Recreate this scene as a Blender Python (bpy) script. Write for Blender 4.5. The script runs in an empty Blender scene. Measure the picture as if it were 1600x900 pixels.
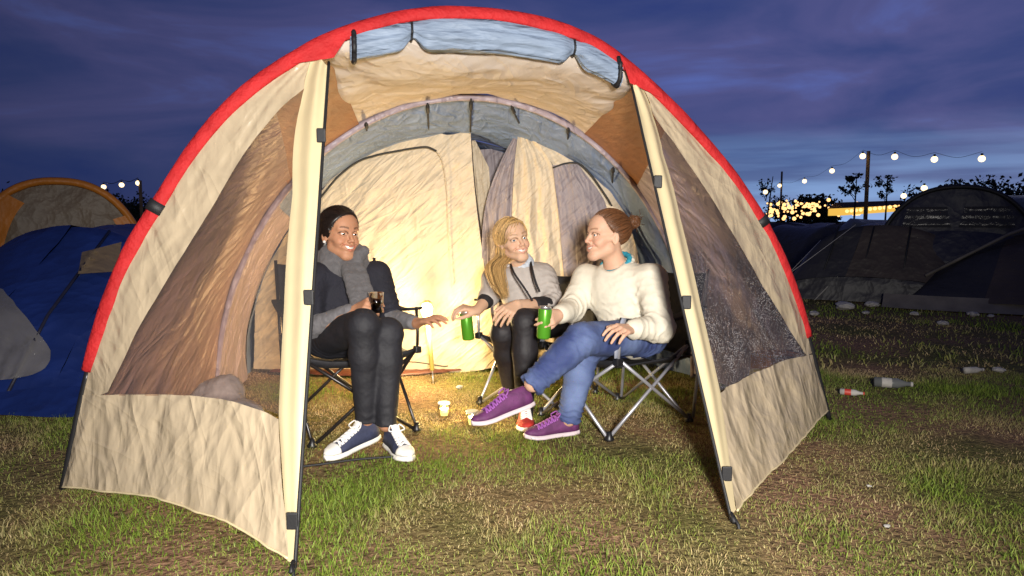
import bpy, math, random
import numpy as np
from mathutils import Vector, Matrix
random.seed(7); RNG = np.random.default_rng(7)
sc = bpy.context.scene
col = sc.collection

# ------------------------------------------------------------------ camera
H = 1.0; FPX = 1100.0; HZ = 345.0           # eye height, focal length and horizon in a 1600 x 900 frame
TH = math.atan((450 - HZ) / FPX)
cd = bpy.data.cameras.new('camera'); cam = bpy.data.objects.new('camera', cd); col.objects.link(cam)
cd.sensor_width = 36; cd.lens = 36 * FPX / 1600; cd.clip_start = 0.05; cd.clip_end = 2000
cam.location = (0, 0, H); cam.rotation_euler = (math.pi / 2 - TH, 0, 0)
sc.camera = cam

# ------------------------------------------------------------------ sky, faint dusk sun, photographer's flash, exposure
SUN_EL, SUN_AZ = math.radians(1.0), math.radians(35)
world = bpy.data.worlds.new('World'); sc.world = world; world.use_nodes = True
nt = world.node_tree; nt.nodes.clear()
def wn(t, **kw):
    n = nt.nodes.new(t)
    for k, v in kw.items(): setattr(n, k, v)
    return n
sky = wn('ShaderNodeTexSky', sky_type='NISHITA', sun_disc=False, sun_elevation=SUN_EL, sun_rotation=SUN_AZ, ozone_density=6.0, air_density=1.0, dust_density=0.4)
tc = wn('ShaderNodeTexCoord'); sep = wn('ShaderNodeSeparateXYZ'); nt.links.new(tc.outputs['Generated'], sep.inputs[0])
mapn = wn('ShaderNodeMapping'); mapn.inputs['Scale'].default_value = (1.3, 1.3, 5.5); mapn.inputs['Rotation'].default_value = (0.0, 0.12, 0.3)
nt.links.new(tc.outputs['Generated'], mapn.inputs[0])
n1 = wn('ShaderNodeTexNoise'); n1.inputs['Scale'].default_value = 1.9; n1.inputs['Detail'].default_value = 7; n1.inputs['Roughness'].default_value = 0.52; n1.inputs['Distortion'].default_value = 0.5
nt.links.new(mapn.outputs[0], n1.inputs['Vector'])
cr = wn('ShaderNodeValToRGB'); nt.links.new(n1.outputs['Fac'], cr.inputs[0])
el = cr.color_ramp.elements
el[0].position = 0.30; el[0].color = (0.018, 0.034, 0.155, 1)
el[1].position = 0.72; el[1].color = (0.090, 0.135, 0.41, 1)
e = el.new(0.44); e.color = (0.040, 0.054, 0.170, 1)
e = el.new(0.56); e.color = (0.072, 0.075, 0.205, 1)
# the last light low in the west fades into the cloud with height
hr = wn('ShaderNodeMapRange'); hr.inputs[1].default_value = -0.02; hr.inputs[2].default_value = 0.13; hr.inputs[3].default_value = 1.0; hr.inputs[4].default_value = 0.0
nt.links.new(sep.outputs['Z'], hr.inputs[0])
azd = wn('ShaderNodeVectorMath', operation='DOT_PRODUCT'); nt.links.new(tc.outputs['Generated'], azd.inputs[0]); azd.inputs[1].default_value = (math.sin(0.42), math.cos(0.42), 0)
ar = wn('ShaderNodeMapRange'); ar.inputs[1].default_value = 0.72; ar.inputs[2].default_value = 1.0
nt.links.new(azd.outputs['Value'], ar.inputs[0])
mul = wn('ShaderNodeMath', operation='MULTIPLY'); nt.links.new(hr.outputs[0], mul.inputs[0]); nt.links.new(ar.outputs[0], mul.inputs[1])
n2 = wn('ShaderNodeTexNoise'); n2.inputs['Scale'].default_value = 3.0; n2.inputs['Detail'].default_value = 5
map2 = wn('ShaderNodeMapping'); map2.inputs['Scale'].default_value = (1.2, 1.2, 16); nt.links.new(tc.outputs['Generated'], map2.inputs[0]); nt.links.new(map2.outputs[0], n2.inputs['Vector'])
r2 = wn('ShaderNodeMapRange'); r2.inputs[1].default_value = 0.38; r2.inputs[2].default_value = 0.62; r2.inputs[3].default_value = 0.35; r2.inputs[4].default_value = 1.0; nt.links.new(n2.outputs['Fac'], r2.inputs[0])
mul2 = wn('ShaderNodeMath', operation='MULTIPLY'); nt.links.new(mul.outputs[0], mul2.inputs[0]); nt.links.new(r2.outputs[0], mul2.inputs[1])
glow = wn('ShaderNodeMix', data_type='RGBA'); glow.inputs[7].default_value = (0.27, 0.46, 0.80, 1)
nt.links.new(mul2.outputs[0], glow.inputs[0]); nt.links.new(cr.outputs[0], glow.inputs[6])
# a broad fade: sky away from the last light is deeper blue
dk = wn('ShaderNodeMapRange'); dk.inputs[1].default_value = 0.35; dk.inputs[2].default_value = 1.0; dk.inputs[3].default_value = 0.42; dk.inputs[4].default_value = 1.15; nt.links.new(azd.outputs['Value'], dk.inputs[0])
gm = wn('ShaderNodeVectorMath', operation='SCALE'); nt.links.new(glow.outputs[2], gm.inputs[0]); nt.links.new(dk.outputs[0], gm.inputs['Scale'])
add = wn('ShaderNodeVectorMath', operation='MULTIPLY_ADD'); nt.links.new(sky.outputs[0], add.inputs[0]); add.inputs[1].default_value = (0.012, 0.012, 0.012); nt.links.new(gm.outputs[0], add.inputs[2])
bg = wn('ShaderNodeBackground'); bg.inputs[1].default_value = 0.92; nt.links.new(add.outputs[0], bg.inputs[0])
wo = wn('ShaderNodeOutputWorld'); nt.links.new(bg.outputs[0], wo.inputs[0])

sd = bpy.data.lights.new('sun', 'SUN'); sun = bpy.data.objects.new('sun', sd); col.objects.link(sun)
sd.energy = 0.03; sd.angle = math.radians(10); sd.color = (0.8, 0.85, 1.0)
sun.rotation_euler = Vector((-math.sin(SUN_AZ), -math.cos(SUN_AZ), -0.25)).to_track_quat('-Z', 'Y').to_euler()
# the flash that lit this picture (its glint shows in the tent window): a strobe held beside the photographer
fd = bpy.data.lights.new('photographer_flash', 'SPOT'); flash = bpy.data.objects.new('photographer_flash', fd); col.objects.link(flash)
fd.energy = 1150; fd.shadow_soft_size = 0.16; fd.spot_size = math.radians(90); fd.spot_blend = 1.0; fd.color = (1.0, 0.95, 0.88)
flash.location = (0.30, -0.70, 1.22)
flash.rotation_euler = (Vector((-0.05, 3.1, 0.45)) - flash.location).to_track_quat('-Z', 'Y').to_euler()

vs = sc.view_settings; vs.view_transform = 'Standard'; vs.look = 'None'; vs.exposure = 0.10; vs.gamma = 1; vs.use_curve_mapping = False
sc.render.engine = 'CYCLES'
sc.cycles.max_bounces = 6; sc.cycles.transparent_max_bounces = 12; sc.cycles.use_denoising = True
sc.cycles.sample_clamp_indirect = 6; sc.cycles.caustics_reflective = False; sc.cycles.caustics_refractive = False

# ------------------------------------------------------------------ geometry of the view: pixel of the 1600 x 900 frame -> place in the world
CAM = np.array([0, 0, H]); FW = np.array([0, math.cos(TH), -math.sin(TH)]); UPV = np.array([0, math.sin(TH), math.cos(TH)])
def ray(px, py): return np.array([(px - 800) / FPX, 0, 0]) + FW - (py - 450) / FPX * UPV
def G(px, py, z=0.0): d = ray(px, py); return CAM + d * (z - H) / d[2]
def P(px, py, Y): d = ray(px, py); return CAM + d * Y / d[1]
def PLN(px, py, p0, n): d = ray(px, py); return CAM + d * (np.dot(p0 - CAM, n) / np.dot(d, n))

# ------------------------------------------------------------------ noise
def _hash(i, j, k, seed):
    n = (i * 374761393 + j * 668265263 + k * 2147483647 + seed * 1274126177) & 0xffffffff
    n = ((n ^ (n >> 13)) * 1274126177) & 0xffffffff
    return ((n ^ (n >> 16)) & 0xffff) / 65535.0
def vnoise(p, seed=0):
    p = np.asarray(p, float); b = np.floor(p).astype(np.int64); f = p - b; f = f * f * (3 - 2 * f); r = 0
    for dx in (0, 1):
        for dy in (0, 1):
            for dz in (0, 1):
                w = (f[..., 0] if dx else 1 - f[..., 0]) * (f[..., 1] if dy else 1 - f[..., 1]) * (f[..., 2] if dz else 1 - f[..., 2])
                r = r + w * _hash(b[..., 0] + dx, b[..., 1] + dy, b[..., 2] + dz, seed)
    return r * 2 - 1
def fbm(p, octv=4, seed=0):
    p = np.asarray(p, float); a = 1.0; r = 0; s = 0
    for o in range(octv): r = r + a * vnoise(p, seed + o); s += a; a *= 0.5; p = p * 2.03 + 11.3
    return r / s
def ridged(p, octv=3, seed=0):
    p = np.asarray(p, float); a = 1.0; r = 0; s = 0
    for o in range(octv): r = r + a * (1 - np.abs(vnoise(p, seed + o)) * 2); s += a; a *= 0.55; p = p * 1.9 + 5.1
    return r / s

# ------------------------------------------------------------------ materials
MATS = {}
def new_mat(name):
    m = bpy.data.materials.new(name); m.use_nodes = True; MATS[name] = m
    return m, m.node_tree, m.node_tree.nodes['Principled BSDF'], m.node_tree.nodes['Material Output']
def rgb(c): return (c[0], c[1], c[2], 1)
def mat(name, color, rough=0.6, metal=0.0, bump=0.0, crease=0.0, bscale=60, stretch=(1, 1, 1), var=0.12, vscale=9, spec=0.5, trans=0.0, tcol=None, emit=None, estr=0, sheen=0.0, coat=0.0, detail=4, distort=0.3, weave=0.0, wscale=500, attr=None, streaks=None, sdist=.02):
    m, t, b, out = new_mat(name); L = t.links; N = t.nodes
    tcn = N.new('ShaderNodeTexCoord')
    b.inputs['Roughness'].default_value = rough; b.inputs['Metallic'].default_value = metal
    b.inputs['Specular IOR Level'].default_value = spec; b.inputs['Sheen Weight'].default_value = sheen; b.inputs['Coat Weight'].default_value = coat
    if attr:
        a = N.new('ShaderNodeAttribute'); a.attribute_name = attr; src = a.outputs['Color']
    else:
        rn = N.new('ShaderNodeRGB'); rn.outputs[0].default_value = rgb(color); src = rn.outputs[0]
    if var > 0:
        nz = N.new('ShaderNodeTexNoise'); nz.inputs['Scale'].default_value = vscale; nz.inputs['Detail'].default_value = 5
        L.new(tcn.outputs['Object'], nz.inputs['Vector'])
        mr = N.new('ShaderNodeMapRange'); mr.inputs[1].default_value = 0.3; mr.inputs[2].default_value = 0.7; mr.inputs[3].default_value = 1 - var; mr.inputs[4].default_value = 1 + var
        L.new(nz.outputs['Fac'], mr.inputs[0])
        sc_ = N.new('ShaderNodeVectorMath'); sc_.operation = 'SCALE'; L.new(src, sc_.inputs[0]); L.new(mr.outputs[0], sc_.inputs['Scale']); src = sc_.outputs[0]
    L.new(src, b.inputs['Base Color'])
    nrm = None
    if bump > 0 or crease > 0:
        mp = N.new('ShaderNodeMapping'); mp.inputs['Scale'].default_value = stretch; L.new(tcn.outputs['Object'], mp.inputs[0])
        bn = N.new('ShaderNodeTexNoise'); bn.inputs['Scale'].default_value = bscale; bn.inputs['Detail'].default_value = detail; bn.inputs['Distortion'].default_value = distort
        L.new(mp.outputs[0], bn.inputs['Vector'])
        hgt = bn.outputs['Fac']
        if crease > 0:      # crumpled cloth: warped facets at three sizes
            wz = N.new('ShaderNodeTexNoise'); wz.inputs['Scale'].default_value = bscale * .5; wz.inputs['Detail'].default_value = 3; L.new(mp.outputs[0], wz.inputs['Vector'])
            wm = N.new('ShaderNodeVectorMath'); wm.operation = 'MULTIPLY_ADD'; L.new(wz.outputs['Color'], wm.inputs[0]); wm.inputs[1].default_value = (.9 / bscale,) * 3; L.new(mp.outputs[0], wm.inputs[2])
            acc_ = None
            for sc2, wt in ((bscale * .9, 1.0), (bscale * 2.3, .50), (bscale * 6.0, .20)):
                vo = N.new('ShaderNodeTexVoronoi'); vo.feature = 'F1'; vo.inputs['Scale'].default_value = sc2; L.new(wm.outputs[0], vo.inputs['Vector'])
                ma = N.new('ShaderNodeMath'); ma.operation = 'MULTIPLY_ADD'; ma.inputs[1].default_value = wt; L.new(vo.outputs['Distance'], ma.inputs[0])
                if acc_ is not None: L.new(acc_, ma.inputs[2])
                else: ma.inputs[2].default_value = 0
                acc_ = ma.outputs[0]
            hgt = acc_
        bp = N.new('ShaderNodeBump'); bp.inputs['Strength'].default_value = max(bump, crease); bp.inputs['Distance'].default_value = 0.02 if crease == 0 else .16 / bscale
        L.new(hgt, bp.inputs['Height']); nrm = bp.outputs[0]
    if streaks:             # tension creases: thin ridges drawn out along a direction (angle in the x-z plane, turned by yaw)
        acc_ = None
        for ang, yaw, along, across, wt in streaks:
            m1 = N.new('ShaderNodeMapping'); m1.inputs['Rotation'].default_value = (0, 0, yaw); L.new(tcn.outputs['Object'], m1.inputs[0])
            m1b = N.new('ShaderNodeMapping'); m1b.inputs['Rotation'].default_value = (0, ang, 0); L.new(m1.outputs[0], m1b.inputs[0])
            m2 = N.new('ShaderNodeMapping'); m2.inputs['Scale'].default_value = (across, across * .6, along); L.new(m1b.outputs[0], m2.inputs[0])
            nz = N.new('ShaderNodeTexNoise'); nz.inputs['Scale'].default_value = 1.0; nz.inputs['Detail'].default_value = 2.5; nz.inputs['Roughness'].default_value = .45; nz.inputs['Distortion'].default_value = .5; L.new(m2.outputs[0], nz.inputs['Vector'])
            a1 = N.new('ShaderNodeMath'); a1.operation = 'SUBTRACT'; a1.inputs[1].default_value = .5; L.new(nz.outputs['Fac'], a1.inputs[0])
            a2 = N.new('ShaderNodeMath'); a2.operation = 'ABSOLUTE'; L.new(a1.outputs[0], a2.inputs[0])
            a3 = N.new('ShaderNodeMapRange'); a3.interpolation_type = 'LINEAR'; a3.inputs[1].default_value = 0; a3.inputs[2].default_value = .16; a3.inputs[3].default_value = wt; a3.inputs[4].default_value = 0; L.new(a2.outputs[0], a3.inputs[0])
            if acc_ is not None:
                ad = N.new('ShaderNodeMath'); ad.operation = 'ADD'; L.new(acc_, ad.inputs[0]); L.new(a3.outputs[0], ad.inputs[1]); acc_ = ad.outputs[0]
            else: acc_ = a3.outputs[0]
        b3 = N.new('ShaderNodeBump'); b3.inputs['Strength'].default_value = 1.0; b3.inputs['Distance'].default_value = sdist; L.new(acc_, b3.inputs['Height'])
        if nrm: L.new(nrm, b3.inputs['Normal'])
        nrm = b3.outputs[0]
    if weave > 0:
        wv = N.new('ShaderNodeTexNoise'); wv.inputs['Scale'].default_value = wscale; wv.inputs['Detail'].default_value = 1
        L.new(tcn.outputs['Object'], wv.inputs['Vector'])
        b2 = N.new('ShaderNodeBump'); b2.inputs['Strength'].default_value = weave; b2.inputs['Distance'].default_value = 0.004
        L.new(wv.outputs['Fac'], b2.inputs['Height'])
        if nrm: L.new(nrm, b2.inputs['Normal'])
        nrm = b2.outputs[0]
    if nrm: L.new(nrm, b.inputs['Normal'])
    if emit: b.inputs['Emission Color'].default_value = rgb(emit); b.inputs['Emission Strength'].default_value = estr
    if trans > 0:
        tr = N.new('ShaderNodeBsdfTranslucent'); 
        if tcol: tr.inputs[0].default_value = rgb(tcol)
        else: L.new(src, tr.inputs[0])
        if nrm: L.new(nrm, tr.inputs['Normal'])
        mx = N.new('ShaderNodeMixShader'); mx.inputs[0].default_value = trans
        L.new(b.outputs[0], mx.inputs[1]); L.new(tr.outputs[0], mx.inputs[2]); L.new(mx.outputs[0], out.inputs[0])
    return m
def film_mat(name, tint, dew=0.0, clear=0.82, bump=0.25, bscale=14, dewscale=300, rough=0.06):
    """thin clear PVC: see-through, glossy, with dew drops and smears on it"""
    m, t, b, out = new_mat(name); L = t.links; N = t.nodes
    tcn = N.new('ShaderNodeTexCoord')
    tr = N.new('ShaderNodeBsdfTransparent'); tr.inputs[0].default_value = rgb(tint)
    gl = N.new('ShaderNodeBsdfGlossy'); gl.inputs['Roughness'].default_value = rough; gl.inputs[0].default_value = (0.9, 0.9, 0.9, 1)
    bn = N.new('ShaderNodeTexNoise'); bn.inputs['Scale'].default_value = bscale; bn.inputs['Detail'].default_value = 5; bn.inputs['Distortion'].default_value = 0.6; L.new(tcn.outputs['Object'], bn.inputs['Vector'])
    bp = N.new('ShaderNodeBump'); bp.inputs['Strength'].default_value = bump; bp.inputs['Distance'].default_value = 0.03; L.new(bn.outputs['Fac'], bp.inputs['Height']); L.new(bp.outputs[0], gl.inputs['Normal'])
    fr = N.new('ShaderNodeFresnel'); fr.inputs[0].default_value = 1.22; L.new(bp.outputs[0], fr.inputs['Normal'])
    mx = N.new('ShaderNodeMixShader'); L.new(fr.outputs[0], mx.inputs[0]); L.new(tr.outputs[0], mx.inputs[1]); L.new(gl.outputs[0], mx.inputs[2])
    df = N.new('ShaderNodeBsdfDiffuse'); df.inputs[0].default_value = (0.52, 0.50, 0.50, 1)
    vo = N.new('ShaderNodeTexVoronoi'); vo.inputs['Scale'].default_value = dewscale; L.new(tcn.outputs['Object'], vo.inputs['Vector'])
    cm = N.new('ShaderNodeTexNoise'); cm.inputs['Scale'].default_value = 7; cm.inputs['Detail'].default_value = 6; L.new(tcn.outputs['Object'], cm.inputs['Vector'])
    # low on the pane more dew, in runs
    sp = N.new('ShaderNodeSeparateXYZ'); L.new(tcn.outputs['Object'], sp.inputs[0])
    hz = N.new('ShaderNodeMapRange'); hz.inputs[1].default_value = 1.25; hz.inputs[2].default_value = 0.6; L.new(sp.outputs['Z'], hz.inputs[0])
    th = N.new('ShaderNodeMath'); th.operation = 'MULTIPLY'; L.new(cm.outputs['Fac'], th.inputs[0]); L.new(hz.outputs[0], th.inputs[1])
    sub = N.new('ShaderNodeMath'); sub.operation = 'MULTIPLY'; sub.inputs[1].default_value = dew; L.new(th.outputs[0], sub.inputs[0])
    lt = N.new('ShaderNodeMath'); lt.operation = 'LESS_THAN'; L.new(vo.outputs['Distance'], lt.inputs[0]); L.new(sub.outputs[0], lt.inputs[1])
    ad = N.new('ShaderNodeMath'); ad.operation = 'MULTIPLY_ADD'; ad.inputs[1].default_value = 0.75; ad.inputs[2].default_value = 1 - clear; L.new(lt.outputs[0], ad.inputs[0]); ad.use_clamp = True
    m2 = N.new('ShaderNodeMixShader'); L.new(ad.outputs[0], m2.inputs[0]); L.new(mx.outputs[0], m2.inputs[1]); L.new(df.outputs[0], m2.inputs[2])
    L.new(m2.outputs[0], out.inputs[0])
    return m
def glass_mat(name, tint=(0.95, 0.97, 0.95)):
    m, t, b, out = new_mat(name); L = t.links; N = t.nodes
    tr = N.new('ShaderNodeBsdfTransparent'); tr.inputs[0].default_value = rgb(tint)
    gl = N.new('ShaderNodeBsdfGlossy'); gl.inputs['Roughness'].default_value = 0.05
    fr = N.new('ShaderNodeFresnel'); fr.inputs[0].default_value = 1.5
    mx = N.new('ShaderNodeMixShader'); L.new(fr.outputs[0], mx.inputs[0]); L.new(tr.outputs[0], mx.inputs[1]); L.new(gl.outputs[0], mx.inputs[2]); L.new(mx.outputs[0], out.inputs[0])
    return m
def emit_mat(name, color, strength):
    m, t, b, out = new_mat(name); e_ = t.nodes.new('ShaderNodeEmission'); e_.inputs[0].default_value = rgb(color); e_.inputs[1].default_value = strength
    t.links.new(e_.outputs[0], out.inputs[0]); m.cycles.emission_sampling = 'NONE'; return m

# ------------------------------------------------------------------ mesh helpers
def obj(name, verts, faces, m=None, parent=None, smooth=True, colors=None, idx=None, mats=None):
    me = bpy.data.meshes.new(name)
    verts = np.asarray(verts, np.float32)
    if isinstance(faces, np.ndarray):
        nf, k = faces.shape
        me.vertices.add(len(verts)); me.vertices.foreach_set('co', verts.ravel())
        me.loops.add(nf * k); me.loops.foreach_set('vertex_index', faces.astype(np.int32).ravel())
        me.polygons.add(nf); me.polygons.foreach_set('loop_start', np.arange(0, nf * k, k, dtype=np.int32))
        me.update(calc_edges=True); me.validate()
    else:
        me.from_pydata([tuple(map(float, v)) for v in verts], [], [tuple(int(i) for i in f) for f in faces]); me.update()
    if m or mats:
        for q in (mats or [m]): me.materials.append(q)
    if idx is not None: me.polygons.foreach_set('material_index', np.asarray(idx, np.int32))
    if smooth: me.polygons.foreach_set('use_smooth', np.ones(len(me.polygons), bool))
    if colors is not None:
        a = me.color_attributes.new('col', 'FLOAT_COLOR', 'POINT')
        c4 = np.ones((len(verts), 4), np.float32); c4[:, :3] = colors; a.data.foreach_set('color', c4.ravel())
    o = bpy.data.objects.new(name, me); col.objects.link(o)
    if parent is not None: o.parent = parent
    return o
def link(name, mesh, parent=None, loc=(0, 0, 0)):
    o = bpy.data.objects.new(name, mesh); col.objects.link(o); o.location = loc
    if parent is not None: o.parent = parent
    return o
def empty(name, label=None, cat=None, group=None, loc=(0, 0, 0), rz=0):
    o = bpy.data.objects.new(name, None); col.objects.link(o); o.location = tuple(float(v) for v in loc); o.rotation_euler.z = rz; o.empty_display_size = 0.1
    return tag(o, label, cat, group)
def tag(o, label=None, cat=None, group=None, kind=None):
    if label: o['label'] = label
    if cat: o['category'] = cat
    if group: o['group'] = group
    if kind: o['kind'] = kind
    return o
def gridf(n, m, closed=False):
    i, j = np.meshgrid(np.arange(n - 1), np.arange(m if closed else m - 1), indexing='ij'); j2 = (j + 1) % m
    return np.stack([i * m + j, (i + 1) * m + j, (i + 1) * m + j2, i * m + j2], -1).reshape(-1, 4)
def grid(name, pts, m, parent=None, closed=False, **kw):
    n, k = pts.shape[:2]
    return obj(name, pts.reshape(-1, 3), gridf(n, k, closed), m, parent, **kw)
def nrm(v): v = np.asarray(v, float); return v / (np.linalg.norm(v) + 1e-12)
def cat(points, n=8):
    p = np.asarray(points, float)
    if len(p) < 3: return p[0] + (p[1] - p[0]) * np.linspace(0, 1, n + 1)[:, None]
    q = np.vstack([2 * p[0] - p[1], p, 2 * p[-1] - p[-2]]); o = []
    for i in range(1, len(q) - 2):
        for t in np.linspace(0, 1, n, endpoint=False):
            a, b, c, d = q[i - 1], q[i], q[i + 1], q[i + 2]
            o.append(0.5 * (2 * b + (c - a) * t + (2 * a - 5 * b + 4 * c - d) * t * t + (3 * b - a - 3 * c + d) * t ** 3))
    o.append(p[-1]); return np.array(o)
def tube_vf(path, r, ns=8, flat=None, cap=True, upv=(0, 0, 1)):
    """tube along path; r scalar or per point; flat=(a,b) scales the two cross axes"""
    p = np.asarray(path, float); n = len(p); r = np.broadcast_to(np.asarray(r, float), (n,))
    t = np.gradient(p, axis=0); t /= np.linalg.norm(t, axis=1)[:, None] + 1e-12
    u = np.asarray(upv, float)
    if abs(t[0] @ u) > 0.95: u = np.array([1.0, 0, 0])
    a0 = nrm(np.cross(t[0], u)); A = [a0]
    for i in range(1, n): a = A[-1] - t[i] * (A[-1] @ t[i]); A.append(nrm(a))
    A = np.array(A); B = np.cross(t, A); fa, fb = flat or (1, 1)
    th = np.linspace(0, 2 * np.pi, ns, endpoint=False)
    pts = p[:, None] + r[:, None, None] * (fa * np.cos(th)[None, :, None] * A[:, None] + fb * np.sin(th)[None, :, None] * B[:, None])
    v = pts.reshape(-1, 3); f = [tuple(x) for x in gridf(n, ns, True)]
    if cap: f += [tuple(range(ns)), tuple(range((n - 1) * ns, n * ns))[::-1]]
    return v, f
def tube(name, path, r, m, parent=None, ns=8, **kw):
    v, f = tube_vf(path, r, ns, **kw); return obj(name, v, f, m, parent)
def merge(parts):
    V = []; F = []; o = 0
    for v, f in parts:
        V.append(np.asarray(v)); F += [tuple(int(i) + o for i in q) for q in f]; o += len(v)
    return np.vstack(V), F
def box_vf(c, s, R=None, bev=0.0):
    c = np.asarray(c, float); s = np.asarray(s, float) / 2
    q = np.array([(x, y, z) for x in (-1, 1) for y in (-1, 1) for z in (-1, 1)], float) * s
    if R is not None: q = q @ np.asarray(R).T
    return q + c, [(0, 1, 3, 2), (4, 6, 7, 5), (0, 4, 5, 1), (2, 3, 7, 6), (0, 2, 6, 4), (1, 5, 7, 3)]
def bevel(o, w=0.004, seg=2):
    md = o.modifiers.new('bevel', 'BEVEL'); md.width = w; md.segments = seg; md.limit_method = 'ANGLE'; return o
def lathe_vf(prof, ns=24, axis=(0, 0, 1), origin=(0, 0, 0)):
    th = np.linspace(0, 2 * np.pi, ns, endpoint=False); prof = np.asarray(prof, float)
    a = nrm(axis); u = nrm(np.cross(a, [1, 0, 0] if abs(a[0]) < 0.9 else [0, 1, 0])); w = np.cross(a, u)
    pts = np.asarray(origin) + prof[:, 1][:, None, None] * a + prof[:, 0][:, None, None] * (np.cos(th)[None, :, None] * u + np.sin(th)[None, :, None] * w)
    f = [tuple(x) for x in gridf(len(prof), ns, True)]
    f += [tuple(range(ns)), tuple(range((len(prof) - 1) * ns, len(prof) * ns))[::-1]]
    return pts.reshape(-1, 3), f
# ------------------------------------------------------------------ materials of the tent
M_CREAM = mat('cream_satin', (0.50, 0.405, 0.275), rough=0.30, crease=0.42, bscale=4.0, spec=.6, stretch=(1.0, 1.0, 0.6), var=0.07, vscale=4, trans=0.10, weave=0.08, wscale=700, streaks=[(.6, .5, 1.6, 8, 1.0), (-.5, .5, 1.4, 6, .8), (1.3, .3, 1.5, 7, .6), (.1, .2, 1.0, 16, .25)], sdist=.0050)
M_COLUMN = mat('cream_column', (0.66, 0.55, 0.33), rough=0.45, bump=0.12, bscale=6, stretch=(1, 1, 0.2), var=0.04, trans=0.06, weave=0.1, wscale=700)
M_RED = mat('red_sleeve', (0.46, 0.020, 0.022), rough=0.7, crease=0.8, bscale=16, var=0.16, vscale=10, weave=0.2, spec=.25)
M_BLACK = mat('black_webbing', (0.012, 0.012, 0.014), rough=0.6, bump=0.1, bscale=200, var=0.1)
M_POLE = mat('black_pole', (0.015, 0.015, 0.017), rough=0.35, var=0.1)
M_CEIL = mat('beige_lining', (0.58, 0.50, 0.43), rough=0.55, crease=0.18, bscale=3.0, var=0.08, vscale=3, trans=0.08, weave=0.1, wscale=600, spec=.3, streaks=[(.5, .2, 1.2, 7, 1.0), (-.6, -.3, 1.3, 6, .9)], sdist=.006)
M_BLUEROLL = mat('pale_blue_flysheet', (0.22, 0.28, 0.38), rough=0.55, crease=0.6, bscale=7, stretch=(0.5, 1, 2.2), var=0.15, vscale=6, weave=0.08, spec=.3)
M_SLATE = mat('slate_blue_flysheet', (0.16, 0.225, 0.38), rough=0.5, crease=0.25, bscale=4, var=0.12, vscale=5, weave=0.1, trans=0.05, streaks=[(.0, .2, 1.5, 9, 1.0), (.9, 0, 2, 9, .6)], sdist=.009)
M_MAUVE = mat('mauve_grey_flysheet', (0.36, 0.30, 0.34), rough=0.42, crease=0.3, bscale=4, stretch=(1, 1, .6), var=0.12, vscale=5, weave=0.1, trans=0.08, streaks=[(.6, 1.2, 1.2, 8, 1.0), (-.3, 1.2, 1.5, 9, .7)], sdist=.012)
M_RUST = mat('rust_brown_flysheet', (0.27, 0.175, 0.145), rough=0.45, crease=0.3, bscale=3.5, var=0.25, vscale=2.0, weave=0.1, trans=0.12, streaks=[(.75, 1.2, .8, 6, 1.3), (.6, 1.2, 1.5, 14, .6)], sdist=.007)
M_VENT = mat('brown_orange_mesh', (0.27, 0.115, 0.04), rough=0.5, bump=0.4, bscale=14, stretch=(0.6, 0.6, 3), var=0.18, vscale=12, weave=0.3, wscale=400, trans=0.1)
M_INNER = mat('cream_inner_cotton', (0.64, 0.53, 0.38), rough=0.5, crease=0.22, bscale=5, stretch=(1.0, 1.0, 0.6), var=0.05, trans=0.14, weave=0.1, wscale=700, streaks=[(-.75, 0, 2.0, 14, 1.0), (-.95, 0, 3.0, 20, .6), (.1, 0, 1.5, 9, .5)], sdist=.0042)
M_NET = mat('mauve_insect_net', (0.28, 0.24, 0.26), rough=0.5, crease=0.2, bscale=5, var=0.1, vscale=8, weave=0.3, wscale=450, trans=0.1, streaks=[(-.8, 0, 2.0, 12, .9), (.1, 0, 1.2, 12, .8)], sdist=.008)
M_SHEET = mat('brown_groundsheet', (0.12, 0.035, 0.02), rough=0.5, bump=0.3, bscale=20, var=0.2)
M_WINL = film_mat('window_film', (0.90, 0.80, 0.74), dew=0.13, clear=0.95, bump=0.05, bscale=7, dewscale=170)
M_WINR = film_mat('dewy_window_film', (0.78, 0.74, 0.78), dew=0.55, clear=0.95, bump=0.06, bscale=9, dewscale=150)

L0 = G(85, 765); R0 = G(1303, 655); AL = float(np.linalg.norm(R0 - L0)); TU = (R0 - L0) / AL; TW = np.array([-TU[1], TU[0], 0.0])
def T(u, w, z):
    u, w, z = np.broadcast_arrays(np.asarray(u, float), np.asarray(w, float), np.asarray(z, float))
    return L0 + u[..., None] * TU + w[..., None] * TW + z[..., None] * np.array([0, 0, 1.0])
def Tinv(p): d = np.asarray(p) - L0; return np.stack([d @ TU, d @ TW, d[..., 2]], -1)
A1P = np.array([[0, 0], [.054, .228], [.108, .443], [.183, .68], [.268, .893], [.397, 1.107], [.526, 1.312], [.714, 1.521], [.952, 1.691], [1.074, 1.755], [1.299, 1.838], [1.506, 1.872], [1.721, 1.879], [1.945, 1.854], [2.149, 1.797], [2.317, 1.7], [2.556, 1.517], [2.826, 1.266], [3.043, 1.0], [3.198, .737], [3.322, .432], [3.469, 0]])
_d = cat(A1P, 12); _s = np.r_[0, np.cumsum(np.linalg.norm(np.diff(_d, axis=0), axis=1))]; _s /= _s[-1]
_q = np.linspace(0, 1, 241); _a = np.stack([np.interp(_q, _s, _d[:, 0]), np.interp(_q, _s, _d[:, 1])], -1)
_k = np.ones(9) / 9
_a = np.stack([np.convolve(np.pad(_a[:, i], 4, mode='reflect', reflect_type='odd'), _k, 'valid') for i in (0, 1)], -1)
_a = (_a - [1.735, 0]) * .985 + [1.735, 0]
def arch1(ph): return np.interp(ph, _q, _a[:, 0]), np.interp(ph, _q, _a[:, 1])
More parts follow.
